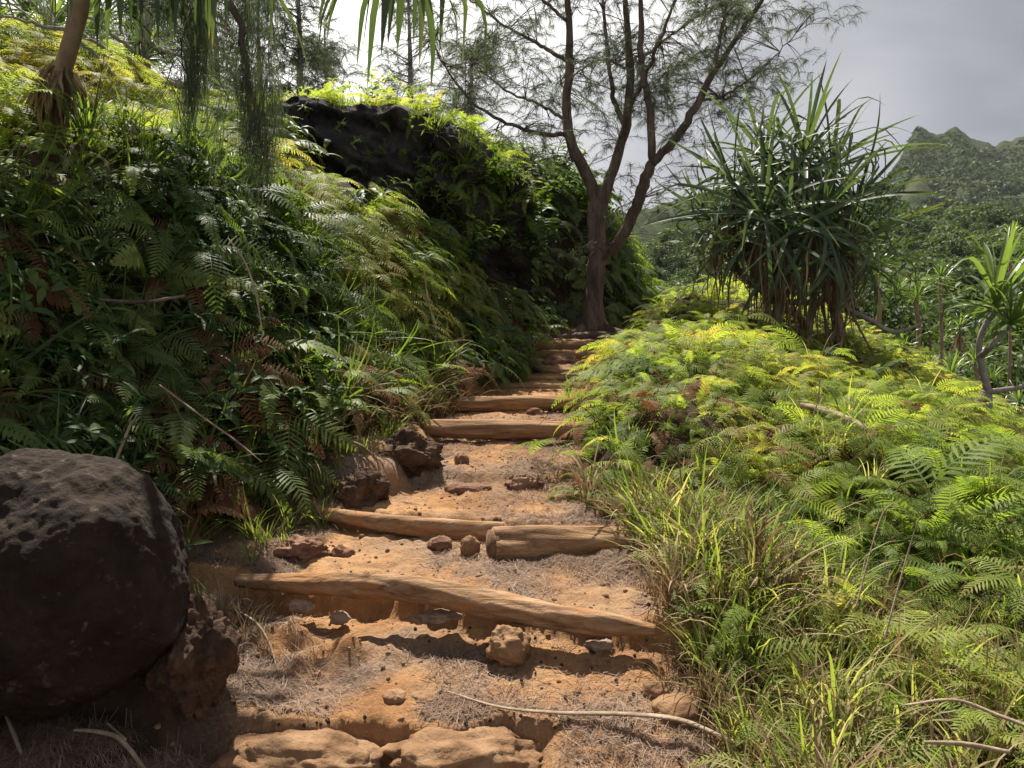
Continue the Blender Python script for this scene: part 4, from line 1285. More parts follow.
# ------------------------------------------------------------------ casuarina trees
def crown_from(limbs, n, spread, sc, rng, mb, lib=None):
    """sprays hung on random points of the limb lines (each line (n,4) with radius)"""
    L = np.vstack([l[int(len(l) * .25):, :3] for l in limbs])
    k = rng.integers(0, len(L), n)
    if lib is None and spread > .25:
        nc = max(1, n // 8); ck = rng.integers(0, len(L), nc); cc = L[ck] + rng.normal(0, 1, (nc, 3)) * np.array((spread, spread, spread * .8)) * 1.15
        w_ = rng.integers(0, nc, n); k = ck[w_]; p = cc[w_] + rng.normal(0, .17 * sc, (n, 3))
    else:
        p = L[k] + rng.normal(0, 1, (n, 3)) * np.array((spread, spread, spread * .8))
    an = rng.uniform(0, 6.28, n); hd = np.stack([np.cos(an), np.sin(an), 0 * an], -1)
    ax = unit(np.array((0, 0, 1.)) + rng.normal(0, .35, (n, 3)))
    merge(lib or SPRAY, p, frames(ax, hd), sc * rng.uniform(.7, 1.3, n), np.clip(rng.normal(.5, .15, n), 0, 1), None, mb)
    return p, L[k]


def pl(pts, d0, wob=0.):
    """polyline from (px, py, depth offset, radius)"""
    return np.array([(*P(a, b_, d0 + dd), r) for a, b_, dd, r in pts])


def casuarina(root_loc, label, trunk, limbs, nspray, spread, sc, seed, group=None, lib=None, mat='bark', roots=()):
    rng = np.random.default_rng(seed)
    o = empty('casuarina_tree', root_loc, label, 'tree', group)
    O = np.array(root_loc)
    tr = spline(trunk, 70); mb = MB(); tube(mb, tr[:, :3] - O, tr[:, 3], 40, .42, 1.6, seed)
    for r_ in roots:
        q = spline(r_, 16); tube(mb, q[:, :3] - O, q[:, 3], 9, .2, 3, seed + 3)
    mb.build('trunk', M[mat], o, smooth=True)
    L = []
    for l in limbs:
        q = spline(l, 30); q[:, 3] *= .85; q[:, :3] += rng.normal(0, .012, (30, 3)); L.append(q)
        mb = MB(); tube(mb, q[:, :3] - O, q[:, 3], 10, .14, 2.5, seed + len(L)); mb.build('limb', M[mat], o, smooth=True)
    mb = MB(); br = MB()
    p, base = crown_from(L, nspray, spread, sc, rng, mb, lib)
    # thin twigs joining limb and spray
    for a, b_ in zip(p[::3], base[::3]):
        mid = (a + b_) / 2 + np.array((0, 0, .12)) + rng.normal(0, .06, 3)
        q = spline(np.array([b_, mid, a]), 6); tube(br, q - O, np.linspace(.010, .004, 6) * (sc ** .5), 4, cap=False, tint=.2)
    V, Q, T = mb.arrays()
    mb2 = MB(); mb2.add(V - O, Q, T); mb2.build('crown', M['needle'], o)
    tag(br.build('fine_branching', M[mat], o), kind='stuff')
    return o


D0 = 16.0
base = P(592, 334, D0)
base[2] = H(base[0], base[1]) - .05
trunk = np.array([(*base, .34), (*P(592, 322, D0), .25), (*P(594, 300, D0), .2), (*P(597, 260, D0), .18), (*P(598, 225, D0), .18), (*P(599, 200, D0), .17), (*P(601, 186, D0), .1)])
limbs = [
    pl([(598, 212, 0, .15), (588, 175, -.05, .14), (572, 145, -.15, .125), (567, 110, -.2, .11), (570, 60, -.3, .09), (568, 10, -.4, .075), (564, -50, -.5, .05), (560, -110, -.5, .02)], D0),
    pl([(601, 210, 0, .14), (612, 170, .1, .125), (625, 128, .2, .11), (630, 80, .3, .09), (627, 30, .4, .075), (624, -30, .5, .05), (622, -90, .5, .02)], D0),
    pl([(624, 125, .2, .07), (613, 95, .5, .055), (607, 50, .8, .045), (603, 0, 1., .035), (600, -60, 1.1, .015)], D0),
    pl([(627, 112, .2, .06), (640, 88, -.1, .05), (655, 52, -.4, .04), (672, 8, -.7, .03), (684, -40, -.9, .012)], D0),
    pl([(600, 258, 0, .12), (618, 243, -.2, .135), (635, 210, -.4, .13), (646, 178, -.5, .125), (653, 160, -.5, .11)], D0),
    pl([(653, 164, -.5, .10), (650, 110, -.6, .085), (641, 60, -.8, .07), (641, 10, -1., .055), (638, -50, -1.2, .03), (637, -100, -1.2, .015)], D0),
    pl([(652, 164, -.5, .10), (678, 136, -.6, .095), (698, 103, -.8, .085), (713, 74, -.9, .07), (736, 38, -1.1, .055), (763, -2, -1.3, .04), (790, -40, -1.5, .02)], D0),
    pl([(712, 76, -.9, .05), (720, 40, -.6, .04), (728, 0, -.4, .03), (738, -50, -.3, .012)], D0),
    pl([(567, 134, -.15, .06), (545, 134, -.5, .05), (515, 126, -1., .04), (480, 108, -1.6, .03), (452, 78, -2., .02), (430, 40, -2.3, .01)], D0),
    pl([(568, 62, -.3, .05), (535, 42, .2, .04), (500, 22, .7, .03), (465, -5, 1.1, .015)], D0),
    pl([(567, 120, -.2, .045), (540, 105, .4, .035), (505, 90, 1., .025), (470, 60, 1.5, .012)], D0),
    pl([(641, 60, -.8, .04), (665, 40, -.2, .03), (700, 15, .5, .02), (740, -15, 1., .01)], D0),
    pl([(700, 100, -.8, .04), (725, 95, -.5, .03), (760, 70, .0, .02), (800, 30, .4, .01)], D0),
    pl([(566, 20, -.4, .04), (530, -10, -.8, .03), (480, -50, -1.2, .012)], D0),
    pl([(630, 70, .3, .035), (600, 60, .9, .025), (560, 85, 1.3, .012)], D0),
]
roots = [np.array([(*P(590, 326, D0), .16), (*P(575, 334, D0 - .3), .1), (*P(548, 339, D0 - .5), .05)]), np.array([(*P(595, 326, D0), .16), (*P(612, 332, D0 - .4), .1), (*P(640, 337, D0 - .7), .05)]),
         np.array([(*P(592, 327, D0), .14), (*P(590, 338, D0 - .6), .09), (*P(580, 343, D0 - 1.0), .04)])]
casuarina(tuple(base), 'forked casuarina tree with several bare limbs at the top of the steps', trunk, limbs, 1900, .52, .75, 5, roots=roots)

# tree over the left bank with the long hanging needle branches
D1 = 6.3
tb = (-6.2, 8.2, H(-6.2, 8.2) - .1)
trunk = np.array([(*tb, .22), (-6.1, 8.1, tb[2] + 1.2, .19), (-5.9, 8.0, tb[2] + 2.6, .17), (-5.6, 7.9, tb[2] + 4.2, .13), (-5.5, 7.8, tb[2] + 5.6, .06)])
limbs = [
    np.array([(-5.9, 8.0, tb[2] + 2.0, .08), (*P(0, -30, 7.6), .07), (*P(90, -60, 7.0), .06), (*P(190, -50, 6.4), .05), (*P(230, 0, 6.2), .035), (*P(250, 80, 6.1), .02), (*P(262, 150, 6.05), .008)]),
    np.array([(*P(90, -60, 7.0), .05), (*P(160, -40, 6.8), .035), (*P(186, 20, 6.7), .02), (*P(190, 100, 6.6), .008)]),
    np.array([(-5.8, 8., tb[2] + 2.9, .07), (*P(60, -140, 7.0), .06), (*P(200, -190, 6.4), .05), (*P(330, -200, 6.0), .02)]),
    np.array([(-5.8, 8., tb[2] + 2.5, .07), (*P(-100, -150, 6.0), .06), (*P(-80, -200, 4.6), .05), (*P(-20, -240, 3.8), .02)]),
    np.array([(-5.8, 8., tb[2] + 3.2, .07), (*P(-40, -230, 6.2), .06), (*P(80, -260, 5.0), .04), (*P(180, -270, 4.4), .02)]),
]
rng = np.random.default_rng(9)
ct = casuarina(tb, 'casuarina standing on the left bank with long hanging branches over the ferns', trunk, limbs[:3], 60, .14, .7, 9, lib=SKEIN[:1] + SPRAY[:3])
# dense hanging skeins
mb = MB()
for (x0, y0, y1, dd, n_, wd) in [(205, -20, 60, 6.3, 8, .2), (235, 0, 90, 6.2, 14, .14), (252, 50, 130, 6.1, 18, .10), (262, 90, 160, 6.05, 12, .07), (190, -10, 80, 6.6, 12, .05), (187, 40, 100, 6.6, 8, .03), (160, -30, 20, 6.8, 6, .1)]:
    yy = rng.uniform(y0, y1, n_); q = np.array([P(x0 + (v - y0) * .1, v, dd) for v in yy]) + rng.normal(0, 1, (n_, 3)) * np.array((wd, wd, .05))
    ax = unit(np.tile([[.05, 0, 1.]], (n_, 1)) + rng.normal(0, .12, (n_, 3))); an = rng.uniform(0, 6.28, n_)
    hd = np.stack([np.cos(an), np.sin(an), 0 * an], -1)
    merge(SKEIN, q - np.array(tb), frames(ax, hd), rng.uniform(.6, 1.1, n_), np.clip(rng.normal(.45, .15, n_), 0, 1), None, mb)
mb.build('hanging_needles', M['needle'], ct)
# bare branches crossing at the upper left corner belong to a low casuarina behind the pandanus
tb2 = (-4.2, 10.3, H(-4.2, 10.3) - .1)
tr2 = np.array([(*tb2, .09), (*P(144, 70, 10.0), .075), (*P(146, 20, 9.9), .06), (*P(140, -50, 9.8), .03)])
casuarina(tb2, 'thin casuarina with crossing bare branches behind the shaggy trunk', tr2, [
    pl([(144, 70, 9.9, .035), (110, 50, 9.3, .03), (60, 30, 8.8, .025), (0, 15, 8.4, .012)], 0), pl([(144, 60, 9.9, .03), (100, 25, 9.5, .025), (60, -5, 9.2, .012)], 0),
    pl([(120, 85, 9.2, .03), (95, 55, 9.2, .03), (70, 35, 9.2, .025), (25, 0, 9.2, .015)], 0), pl([(144, 40, 9.9, .03), (175, 55, 9.5, .02), (215, 60, 9.2, .01)], 0),
    pl([(146, 20, 9.9, .03), (180, -10, 9.9, .02), (230, -20, 9.9, .01)], 0)], 60, .3, .9, 12, lib=SKEIN, mat='bark_grey')
# far casuarinas behind the bank
for k, (px, ytop, d, w_, lb) in enumerate([(298, -60, 30, 45, 'tall feathery casuarina behind the bank nearest the outcrop'), (258, -20, 34, 40, 'shorter feathery casuarina just left of the tallest one'),
                                           (325, 20, 38, 26, 'small far casuarina at the edge of the bright sky gap'), (408, -30, 32, 50, 'wispy casuarina rising behind the outcrop top'),
                                           (470, 40, 30, 40, 'low wispy casuarina behind the right shoulder of the outcrop'), (215, -10, 28, 40, 'feathery casuarina behind the hanging needle branches'), (145, -20, 26, 46, 'dark feathery casuarina behind the crossing branches')]):
    rngk = np.random.default_rng(40 + k)
    b0 = P(px, 110, d); b0[2] = H(b0[0], b0[1])
    topz = P(px, ytop, d)[2]
    O = b0; ht = topz - b0[2]
    trk = np.array([(*b0, .16), (b0[0] + .1, b0[1], b0[2] + ht * .5, .11), (b0[0], b0[1], topz, .02)])
    lm = []
    wm = w_ / F * d
    for q in range(22):
        f = rngk.uniform(.3, .98); a = rngk.uniform(0, 6.28); l = wm * (1.15 - f) * rngk.uniform(.6, 1.2)
        s0 = np.array((b0[0], b0[1], b0[2] + ht * f))
        e = s0 + np.array((math.cos(a) * l, math.sin(a) * l, l * .45))
        lm.append(np.array([(*s0, .04), (*((s0 + e) / 2 + np.array((0, 0, -.05))), .03), (*e, .01)]))
    o = empty('casuarina_tree', tuple(b0), lb, 'tree', 'feathery casuarinas behind the left bank')
    mb = MB(); q = spline(trk, 14); tube(mb, q[:, :3] - O, q[:, 3], 7, .1, 2, k)
    for l in lm: tube(mb, spline(l, 6)[:, :3] - O, np.linspace(.035, .008, 6), 4)
    mb.build('trunk', M['bark_grey'], o, smooth=True)
    mb = MB(); crown_from([spline(l, 8) for l in lm] + [spline(trk, 12)[7:]], 300 if k != 3 and k != 4 else 200, .3, 1.6, rngk, mb)
    V, Q, T = mb.arrays(); m2 = MB(); m2.add(V - O, Q, T); m2.build('crown', M['needle'], o)

# ------------------------------------------------------------------ pandanus
ROS = [sword_rosette(38, 2.0, .034, s, -.9, 1.4, 1.0) for s in (1, 2, 3)]
ROSD = [sword_rosette(n_, 1.5, .036, s, -1.3, .5, .9) for n_, s in ((34, 5), (28, 6))]
ROSY = [sword_rosette(36, 1.1, .03, s, -.1, 1.5, .25) for s in (11, 12)]
SK = [dead_skirt(26, 1.7, .02, s) for s in (1, 2)]
SKS = [dead_skirt(240, .56, .014, 5, (-1.42, -.85), .09, .2)]


def pandanus(o, heads, stems, roots, lib, mat, skirt=None, lname='leaf_rosette', smat='stilt'):
    O = np.array(o.location)
    for s_ in stems:
        q = spline(s_, 24); mb = MB(); tube(mb, q[:, :3] - O, q[:, 3], 10, .1, 7, int(abs(q[0, 0] * 10))); mb.build('stem', M[smat], o, smooth=True)
    for r_ in roots:
        q = spline(r_, 10); mb = MB(); tube(mb, q[:, :3] - O, q[:, 3], 6, .1, 6, 4); mb.build('stilt_root', M['stilt'], o, smooth=True)
    for i, (p, dirv, sc) in enumerate(heads):
        k = i % len(lib)
        ob_ = link(lname, tm(lname + '_' + 'abc'[k] + str(id(lib)), lib[k], mat), o)
        rz_ = frames(unit(np.array(dirv, float))[None], np.array([[math.cos(i * 2.1), math.sin(i * 2.1), 0]]))[0]
        ob_.location = np.array(p) - O; ob_.rotation_euler = place_rot(rz_); ob_.scale = (sc,) * 3
        if skirt and sc > .68:
            sk = link('dead_leaf_skirt', tm('dead_leaf_skirt_' + 'ab'[i % len(skirt)], skirt[i % len(skirt)], 'dry'), o)
            sk.location = np.array(p) - O; sk.rotation_euler = (0, 0, i * 1.3); sk.scale = (sc,) * 3
    return o


DP = 12.4
pb_ = P(785, 335, DP); pb_[2] = H(pb_[0], pb_[1])
o = empty('pandanus_tree', tuple(pb_), 'big shaggy pandanus with dark sword leaves and stilt roots right of the trail', 'pandanus')
hp = [(738, 190, -.2, (-.7, -.2, .9), .82), (768, 163, .4, (-.3, .2, 1), .82), (803, 163, -.5, (0, -.4, 1), .85), (830, 174, .3, (.3, .2, 1), .82), (850, 205, -.2, (.8, -.1, .8), .76), (718, 222, .3, (-.9, .0, .6), .7),
      (765, 218, -.8, (-.3, -.9, .7), .85), (815, 220, -.8, (.3, -.9, .7), .85), (848, 240, .2, (.9, .1, .5), .74), (795, 195, .9, (0, .7, 1), .9), (868, 268, .8, (.8, .2, .6), .62), (785, 240, -.7, (-.1, -1, .4), .75), (835, 255, -.6, (.5, -.9, .5), .7), (745, 250, -.2, (-.9, -.4, .5), .6)]
heads = [(P(a, b_, DP + d_), dv, s_) for a, b_, d_, dv, s_ in hp]
stems = []
bases = [(768, 330), (776, 332), (838, 335), (806, 333), (772, 334)]
for i, (a, b_, d_, dv, s_) in enumerate(hp):
    bx = bases[i % 5]
    b0 = P(bx[0], bx[1], DP + (i % 3 - 1) * .25); b0[2] = H(b0[0], b0[1]) - .05
    e = P(a, b_, DP + d_)
    mid = b0 * .45 + e * .55 + np.array((0, 0, -.1))
    stems.append(np.array([(*b0, .06), (*(b0 * .75 + mid * .25 + np.array((.04, 0, .25))), .05), (*mid, .048), (*e, .045)]))
rts = []
rngp = np.random.default_rng(21)
for i in range(15):
    a = rngp.uniform(758, 852)
    top = P(a + rngp.normal(0, 6), rngp.uniform(262, 300), DP + rngp.uniform(-.4, .4)); ft = P(a + rngp.normal(0, 14), 335, DP + rngp.uniform(-.6, .5)); ft[2] = H(ft[0], ft[1]) - .04
    rts.append(np.array([(*top, .018), (*((top + ft) / 2), .02), (*ft, .018)]))
pandanus(o, heads, stems, rts, ROS, 'pand', SK)
# lateral dead branch at the foot of the pandanus
stick('fallen_branch', [P(840, 305, 12.0), P(870, 320, 11.6), P(895, 332, 11.4), P(925, 322, 11.3)], [.03, .035, .03, .012], 'grey fallen branch leaning out right of the pandanus stilts', 31, 'branch', 'bark_grey')

# pandanus of the shaggy trunk at the left, its crown above the picture
b0 = P(60, 150, 6.8); b0[2] = H(b0[0], b0[1]) - .1
o = empty('pandanus_tree', tuple(b0), 'pandanus on the left bank with a shaggy skirt of dead leaves round its trunk', 'pandanus')
st = [np.array([(*b0, .075), (*P(57, 120, 6.75), .075), (*P(60, 80, 6.7), .07), (*P(72, 40, 6.6), .068), (*P(80, 0, 6.5), .072), (*P(86, -60, 6.4), .07)]),
      np.array([(*P(86, -55, 6.4), .06), (*P(150, -110, 6.2), .055), (*P(205, -80, 6.1), .05)]), np.array([(*P(86, -55, 6.4), .06), (*P(160, -150, 5.8), .05), (*P(300, -150, 5.0), .045), (*P(405, -70, 4.4), .035)]),
      np.array([(*P(86, -55, 6.4), .055), (*P(70, -120, 6.3), .05), (*P(60, -160, 6.2), .04)])]
hd_ = [(P(205, -75, 6.1), (.1, -.1, 1), .75), (P(405, -66, 4.4), (.1, -.1, 1), .6), (P(60, -165, 6.2), (-.2, 0, 1), .85), (P(120, -70, 6.0), (.1, -.2, 1), .7)]
pandanus(o, hd_, st, [], ROSD, 'pand', None)
sk = link('dead_leaf_skirt', tm('shaggy_skirt', SKS[0], 'dry'), o); sk.location = P(60, 70, 6.6) - np.array(o.location); sk.scale = (1.15, 1.15, 1.05)

# light green pandanus behind it
for px, py, d, sc, lb in [(30, 110, 11., 1.0, 'light green pandanus bush behind the shaggy trunk at the left edge'), (95, 90, 12, .9, 'light green pandanus bush right behind the shaggy trunk'),
                          (-10, 75, 10, 1.1, 'light green pandanus at the left edge under bare branches')]:
    g = P(px, py + 40, d); g[2] = H(g[0], g[1]) - .05
    o = empty('pandanus_tree', tuple(g), lb, 'pandanus', 'light pandanus bushes on the left bank')
    e = P(px, py, d); e[2] = max(e[2], g[2] + .4)
    pandanus(o, [(e + np.array((0, 0, 0)), (.1, -.3, 1), sc), (e + np.array((.5, .3, -.2)), (.5, 0, 1), sc * .8), (e + np.array((-.5, .2, -.1)), (-.5, -.2, 1), sc * .8)],
             [np.array([(*g, .07), (*((g + e) / 2), .06), (*e, .05)])], [], ROSY, 'pand_light')

# crooked small pandanus at the right edge
g = P(985, 425, 10.8); g[2] = H(g[0], g[1]) - .1
o = empty('pandanus_tree', tuple(g), 'small crooked pandanus with bare forked trunk at the right edge', 'pandanus')
DQ = 10.8
st = [np.array([(*g, .06), (*P(988, 400, DQ), .055), (*P(984, 375, DQ), .048), (*P(979, 350, DQ), .04), (*P(983, 330, DQ), .038), (*P(995, 312, DQ), .04)]),
      np.array([(*P(986, 392, DQ), .05), (*P(1002, 390, DQ - .1), .035), (*P(1030, 384, DQ - .2), .035), (*P(1065, 360, DQ - .3), .04)]), np.array([(*P(980, 356, DQ), .05), (*P(990, 348, DQ - .2), .035), (*P(1004, 330, DQ - .3), .03)]),
      np.array([(*P(985, 395, DQ), .07), (*P(978, 400, DQ - .15), .04), (*P(972, 412, DQ - .2), .03)])]
pandanus(o, [(P(995, 312, DQ), (.0, -.1, 1), 1.15), (P(1006, 326, DQ - .3), (.6, -.3, 1), .7), (P(1068, 355, DQ - .3), (.3, 0, 1), .9)], st, [], ROSY, 'pand_light', smat='bark_grey')

rngp = np.random.default_rng(3)
k = 0
for px, py, d, sc, lb in [(915, 300, 17, .75, 'slim pandanus with a pale rosette right of the big pandanus'), (905, 360, 15, .6, 'low pandanus shoot on the crest below the slim pandanus'),
                          (950, 378, 15, .7, 'low pandanus rosette left of the small crooked trunk'), (975, 365, 19, .7, 'pale pandanus rosette behind the crooked trunk'),
                          (940, 280, 24, .8, 'pandanus rising in the valley between the big and crooked ones'), (1010, 240, 26, .8, 'pandanus in the valley behind the top of the crooked one'),
                          (1020, 405, 17, .7, 'low pandanus at the right edge under the crooked branch'), (875, 275, 16, .8, 'pandanus half hidden by the right side of the big one'),
                          (960, 330, 30, .9, 'small pandanus down in the valley left of the crooked trunk'), (930, 335, 32, .9, 'dim pandanus down in the valley below the slim one')]:
    e = P(px, py, d); g = e.copy(); g[2] = H(g[0], g[1]) - .1
    if e[2] < g[2] + .35: e[2] = g[2] + .35
    o = empty('pandanus_tree', tuple(g), lb, 'pandanus', 'small pandanus plants on the slope and in the valley')
    pandanus(o, [(e, (rngp.normal(0, .15), -.1, 1), sc * .78)] + ([(e + np.array((.5, .2, -.35)), (.6, .1, 1), sc * .55)] if k % 2 else []), [np.array([(*g, .06), (*((g + e) / 2 + np.array((.1, 0, 0))), .05), (*e, .045)])], [], ROSY, 'pand_light', SK if d > 16 and k % 2 == 0 else None)
    k += 1

# ------------------------------------------------------------------ valley forest
def crown_cloud(n, rx, rz, seed, leaf, lobes=9):
    rng = np.random.default_rng(seed)
    c = unit(rng.normal(0, 1, (lobes, 3))) * np.array((rx, rx, rz)) * .6; c[:, 2] = c[:, 2] * .8
    rl = rng.uniform(.35, .6, lobes) * rx
    k = rng.integers(0, lobes, n)
    dv = unit(rng.normal(0, 1, (n, 3))); r_ = rng.uniform(.55, 1.08, n)[:, None]
    p = c[k] + dv * rl[k][:, None] * r_ * np.array((1, 1, .75))
    nn = unit(dv + rng.normal(0, .7, (n, 3)) + np.array((0, 0, .5)))
    t1 = unit(np.cross(nn, rng.normal(0, 1, (n, 3)))); t2 = np.cross(nn, t1)
    s = leaf * rng.uniform(.6, 1.4, n)[:, None]
    V = np.stack([p - t1 * s, p - t2 * s * .5, p + t1 * s, p + t2 * s * .5], 1).reshape(-1, 3)
    Q = np.arange(n * 4).reshape(-1, 4)
    mb = MB(); mb.add(V, Q, np.repeat(np.clip(.45 + .3 * dv[:, 2] * 0 + rng.normal(0, .2, n), 0, 1), 4))
    return mb


CR_HI = [crown_cloud(1500, 2.6, 2.2, s, .17, 11) for s in (1, 2, 3, 4)]
CR_LO = [crown_cloud(420, 3.2, 2.4, s, .38, 8) for s in (11, 12, 13, 14)]
TRK = MB(); tube(TRK, spline([(0, 0, -4., ), (.1, 0, -2), (0, .1, 0), (.2, 0, 1.)], 10), np.linspace(.16, .06, 10), 7, .1, 2, 3)
for q in range(4):
    a = q * 1.6; tube(TRK, spline([(0, 0, -1.2), (.7 * math.cos(a), .7 * math.sin(a), -.2), (1.5 * math.cos(a), 1.5 * math.sin(a), .8)], 6), np.linspace(.07, .02, 6), 5)
rngf = np.random.default_rng(8)
spots = []
tries = 0
while len(spots) < 46 and tries < 4000:
    tries += 1
    px, d = rngf.uniform(660, 1080), rngf.uniform(26, 75)
    x = (px - 512) / F * d
    if x < 8: continue
    z = H(x, d)
    if all((x - s_[0]) ** 2 + (d - s_[1]) ** 2 > 9 for s_ in spots): spots.append((x, d, z, px))
def plc(px): return 'behind the big pandanus' if px < 895 else ('left of the crooked pandanus' if px < 970 else 'behind the crooked pandanus')
for i, (x, y, z, px) in enumerate(spots):
    s_ = rngf.uniform(.7, 1.15); o = empty('valley_tree', (x, y, z), 'bushy green tree in the valley ' + plc(px) + (', nearer edge of the forest' if y < 48 else ', deeper in the forest'), 'tree', 'valley trees ' + plc(px) + (' near' if y < 48 else ' far'))
    o.scale = (s_,) * 3; o.rotation_euler = (0, 0, rngf.uniform(0, 6.28))
    c1 = link('trunk', tm('valley_trunk', TRK, 'bark_grey'), o); c1.location = (0, 0, 3.4)
    c2 = link('crown', tm('valley_crown_' + 'abcd'[i % 4], CR_HI[i % 4], 'forest'), o); c2.location = (0, 0, 4.2)
pts = []
for _ in range(2600):
    d = 60 + 330 * rngf.random() ** .8; a = rngf.uniform(.12, .86); pts.append((a * d, d))
pts = np.array(pts); zz = far_h(pts[:, 0], pts[:, 1])
n_ = len(pts); an = rngf.uniform(0, 6.28, n_)
Rm = frames(np.tile([[0, 0, 1.]], (n_, 1)), np.stack([np.cos(an), np.sin(an), 0 * an], -1))
scf = np.clip(np.exp(rngf.normal(-.05, .38, n_)), .4, 2.2)
mb = merge(CR_LO, np.column_stack([pts, zz + 1.8 * scf]), Rm, scf, np.clip(.5 + .3 * fbm(pts[:, 0] / 30, pts[:, 1] / 30, 3, 501) + rngf.normal(0, .12, n_), 0, 1))
tag(mb.build('forest', M['forest']), 'dense green forest covering the hillside across the valley', 'forest', kind='stuff')

CR_FAR = [crown_cloud(70, 3.4, 2.6, s, 1.0, 7) for s in (21, 22, 23)]
ok = (MX / np.maximum(MY, 1) > .2) & (MX / np.maximum(MY, 1) < .78) & (MT < .985) & (MY < 1300)
ii = np.argwhere(ok); ii = ii[rngf.choice(len(ii), 9000, replace=False)]
px_ = MX[ii[:, 0], ii[:, 1]] + rngf.uniform(-1.5, 1.5, len(ii)); py_ = MY[ii[:, 0], ii[:, 1]]; pz_ = MZ[ii[:, 0], ii[:, 1]]
kk = fbm(px_ / 60, py_ / 110, 3, 601) > -.18; px_, py_, pz_ = px_[kk], py_[kk], pz_[kk]; n_ = len(px_)
an = rngf.uniform(0, 6.28, n_); sc_ = np.exp(rngf.normal(.25, .4, n_)) * (1 - .35 * np.clip((py_ - 700) / 600, 0, 1))
mb = merge(CR_FAR, np.column_stack([px_, py_, pz_ + 1.0 * sc_]), frames(np.tile([[0, 0, 1.]], (n_, 1)), np.stack([np.cos(an), np.sin(an), 0 * an], -1)), sc_, np.clip(.22 + .4 * fbm(px_ / 70, py_ / 70, 3, 611) + rngf.normal(0, .14, n_), 0, 1))
tag(mb.build('mountain_forest', M['forest']), 'dark green forest clothing the ridge of the mountain', 'forest', kind='stuff')

# ------------------------------------------------------------------ haze
HAZE = 0.000045
bpy.ops.mesh.primitive_cube_add(size=1)
hz = bpy.context.object; hz.name = 'haze'; hz.data.name = 'haze'
hz.scale = (4200, 2400, 520); hz.location = (300, 800, 520 / 2 - 420 + 330)
lowest = -420
hz.scale = (4200, 2400, 1000); hz.location = (300, 800, 1000 / 2 - 520)
m, nt, new = mat_new('valley_air')
pv = new('ShaderNodeVolumePrincipled'); pv.inputs['Density'].default_value = HAZE; pv.inputs['Color'].default_value = (.86, .9, .95, 1); pv.inputs['Anisotropy'].default_value = 0
ou = new('ShaderNodeOutputMaterial'); nt.links.new(pv.outputs[0], ou.inputs['Volume'])
hz.data.materials.append(m)
tag(hz, 'pale humid air over the valley', 'haze', kind='stuff')

# ------------------------------------------------------------------ light
SUN_AZ, SUN_EL = R(-14), R(60)          # azimuth from +Y toward +X
sd = Vector((math.sin(SUN_AZ) * math.cos(SUN_EL), math.cos(SUN_AZ) * math.cos(SUN_EL), math.sin(SUN_EL)))
ld = bpy.data.lights.new('sun', 'SUN'); ld.energy = 5.0; ld.angle = R(.5); ld.color = (1, .94, .84)
lo = bpy.data.objects.new('sun', ld); col.objects.link(lo); lo.rotation_euler = (-sd).to_track_quat('-Z', 'Y').to_euler(); lo.location = (0, 0, 30)
w = bpy.data.worlds.new('World'); scene.world = w; w.use_nodes = True
nt = w.node_tree; nt.nodes.clear(); new = nt.nodes.new
sky = new('ShaderNodeTexSky'); sky.sky_type = 'NISHITA'; sky.sun_disc = False; sky.sun_elevation = SUN_EL; sky.sun_rotation = SUN_AZ
tc = new('ShaderNodeTexCoord'); sx = new('ShaderNodeSeparateXYZ'); nt.links.new(tc.outputs['Generated'], sx.inputs[0])
zz_ = math_(nt, 'ADD', math_(nt, 'MAXIMUM', sx.outputs[2], 0.0), .22)
cx = new('ShaderNodeCombineXYZ'); nt.links.new(math_(nt, 'DIVIDE', sx.outputs[0], zz_), cx.inputs[0]); nt.links.new(math_(nt, 'DIVIDE', sx.outputs[1], zz_), cx.inputs[1])
cx.inputs[2].default_value = 3.7
cn = noise_(nt, 1.15, 7, .52, cx.outputs[0], .3)
dot = new('ShaderNodeVectorMath'); dot.operation = 'DOT_PRODUCT'; nt.links.new(tc.outputs['Generated'], dot.inputs[0])
gd = Vector((-.32, .88, .36)).normalized(); dot.inputs[1].default_value = gd
glow = math_(nt, 'POWER', math_(nt, 'MAXIMUM', dot.outputs['Value'], 0), 12)
cl = ramp(nt, cn, [(.40, (1.25, 1.32, 1.58)), (.49, (1.72, 1.79, 2.06)), (.55, (2.6, 2.65, 2.8)), (.62, (4.6, 4.55, 4.6))])
gl = new('ShaderNodeMix'); gl.data_type = 'RGBA'; gl.blend_type = 'ADD'; gl.inputs[0].default_value = 1
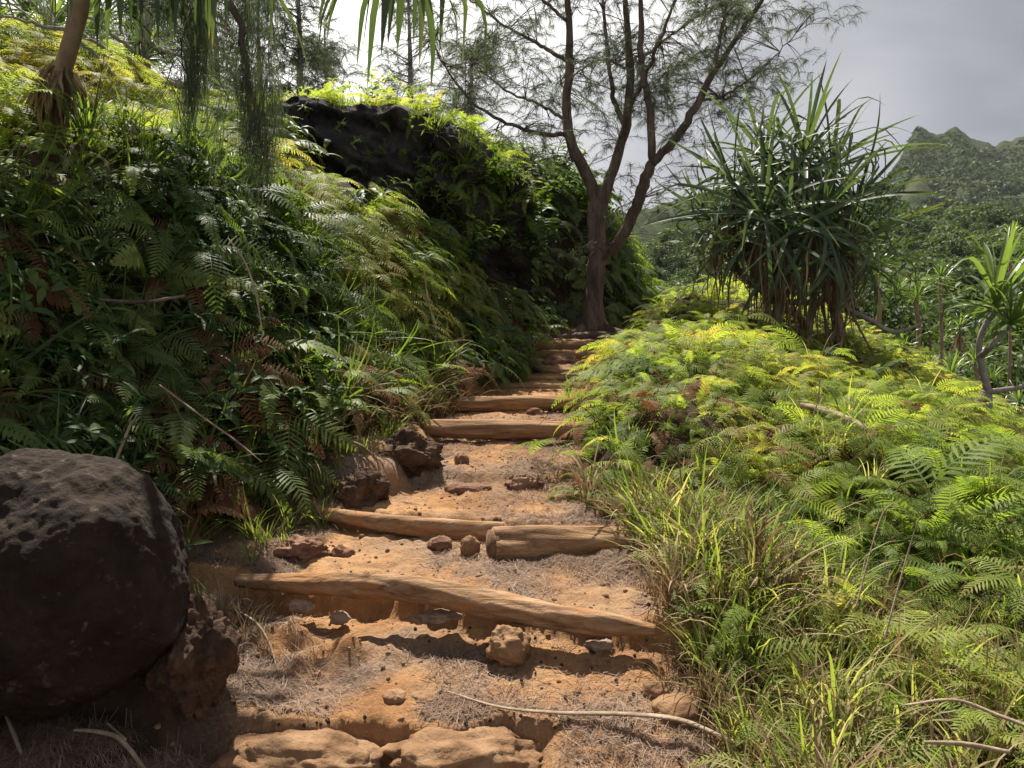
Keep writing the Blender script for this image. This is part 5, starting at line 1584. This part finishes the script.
gm = mixc(nt, glow, (0, 0, 0), (7.0, 6.8, 6.4))
dot2 = new('ShaderNodeVectorMath'); dot2.operation = 'DOT_PRODUCT'; nt.links.new(tc.outputs['Generated'], dot2.inputs[0]); dot2.inputs[1].default_value = Vector(ray(868, 118)).normalized()
brk = math_(nt, 'POWER', math_(nt, 'MAXIMUM', dot2.outputs['Value'], 0), 260)
cl = mixc(nt, math_(nt, 'MULTIPLY', brk, .75), cl, (4.6, 4.6, 4.7))
dark = math_(nt, 'MULTIPLY', math_(nt, 'SUBTRACT', sx.outputs[0], .08, True), 1.7, True)
cl = mixc(nt, dark, cl, (1.34, 1.42, 1.7))
nt.links.new(cl, gl.inputs[6]); nt.links.new(gm, gl.inputs[7])
shade = math_(nt, 'MULTIPLY', math_(nt, 'SUBTRACT', 1.0, math_(nt, 'MULTIPLY', math_(nt, 'SUBTRACT', sx.outputs[2], .55, True), .5)), math_(nt, 'ADD', 1.25, math_(nt, 'MULTIPLY', math_(nt, 'ADD', sx.outputs[1], .2, True), -.25)))
sh = new('ShaderNodeVectorMath'); sh.operation = 'SCALE'; nt.links.new(gl.outputs[2], sh.inputs[0]); nt.links.new(shade, sh.inputs['Scale'])
cov = math_(nt, 'MULTIPLY', math_(nt, 'SUBTRACT', noise_(nt, .5, 5, .5, cx.outputs[0]), .22), 5, True)
fin = mixc(nt, cov, sky.outputs[0], sh.outputs[0])
bg = new('ShaderNodeBackground'); bg.inputs['Strength'].default_value = .1
nt.links.new(fin, bg.inputs[0]); wo = new('ShaderNodeOutputWorld'); nt.links.new(bg.outputs[0], wo.inputs[0])

scene.view_settings.view_transform = 'Standard'; scene.view_settings.look = 'None'
scene.view_settings.exposure = 1.05; scene.view_settings.gamma = 1
scene.render.engine = 'CYCLES'
cy = scene.cycles
cy.max_bounces = 6; cy.diffuse_bounces = 3; cy.glossy_bounces = 2; cy.transmission_bounces = 3; cy.volume_bounces = 0
cy.use_denoising = True
cy.sample_clamp_indirect = 4
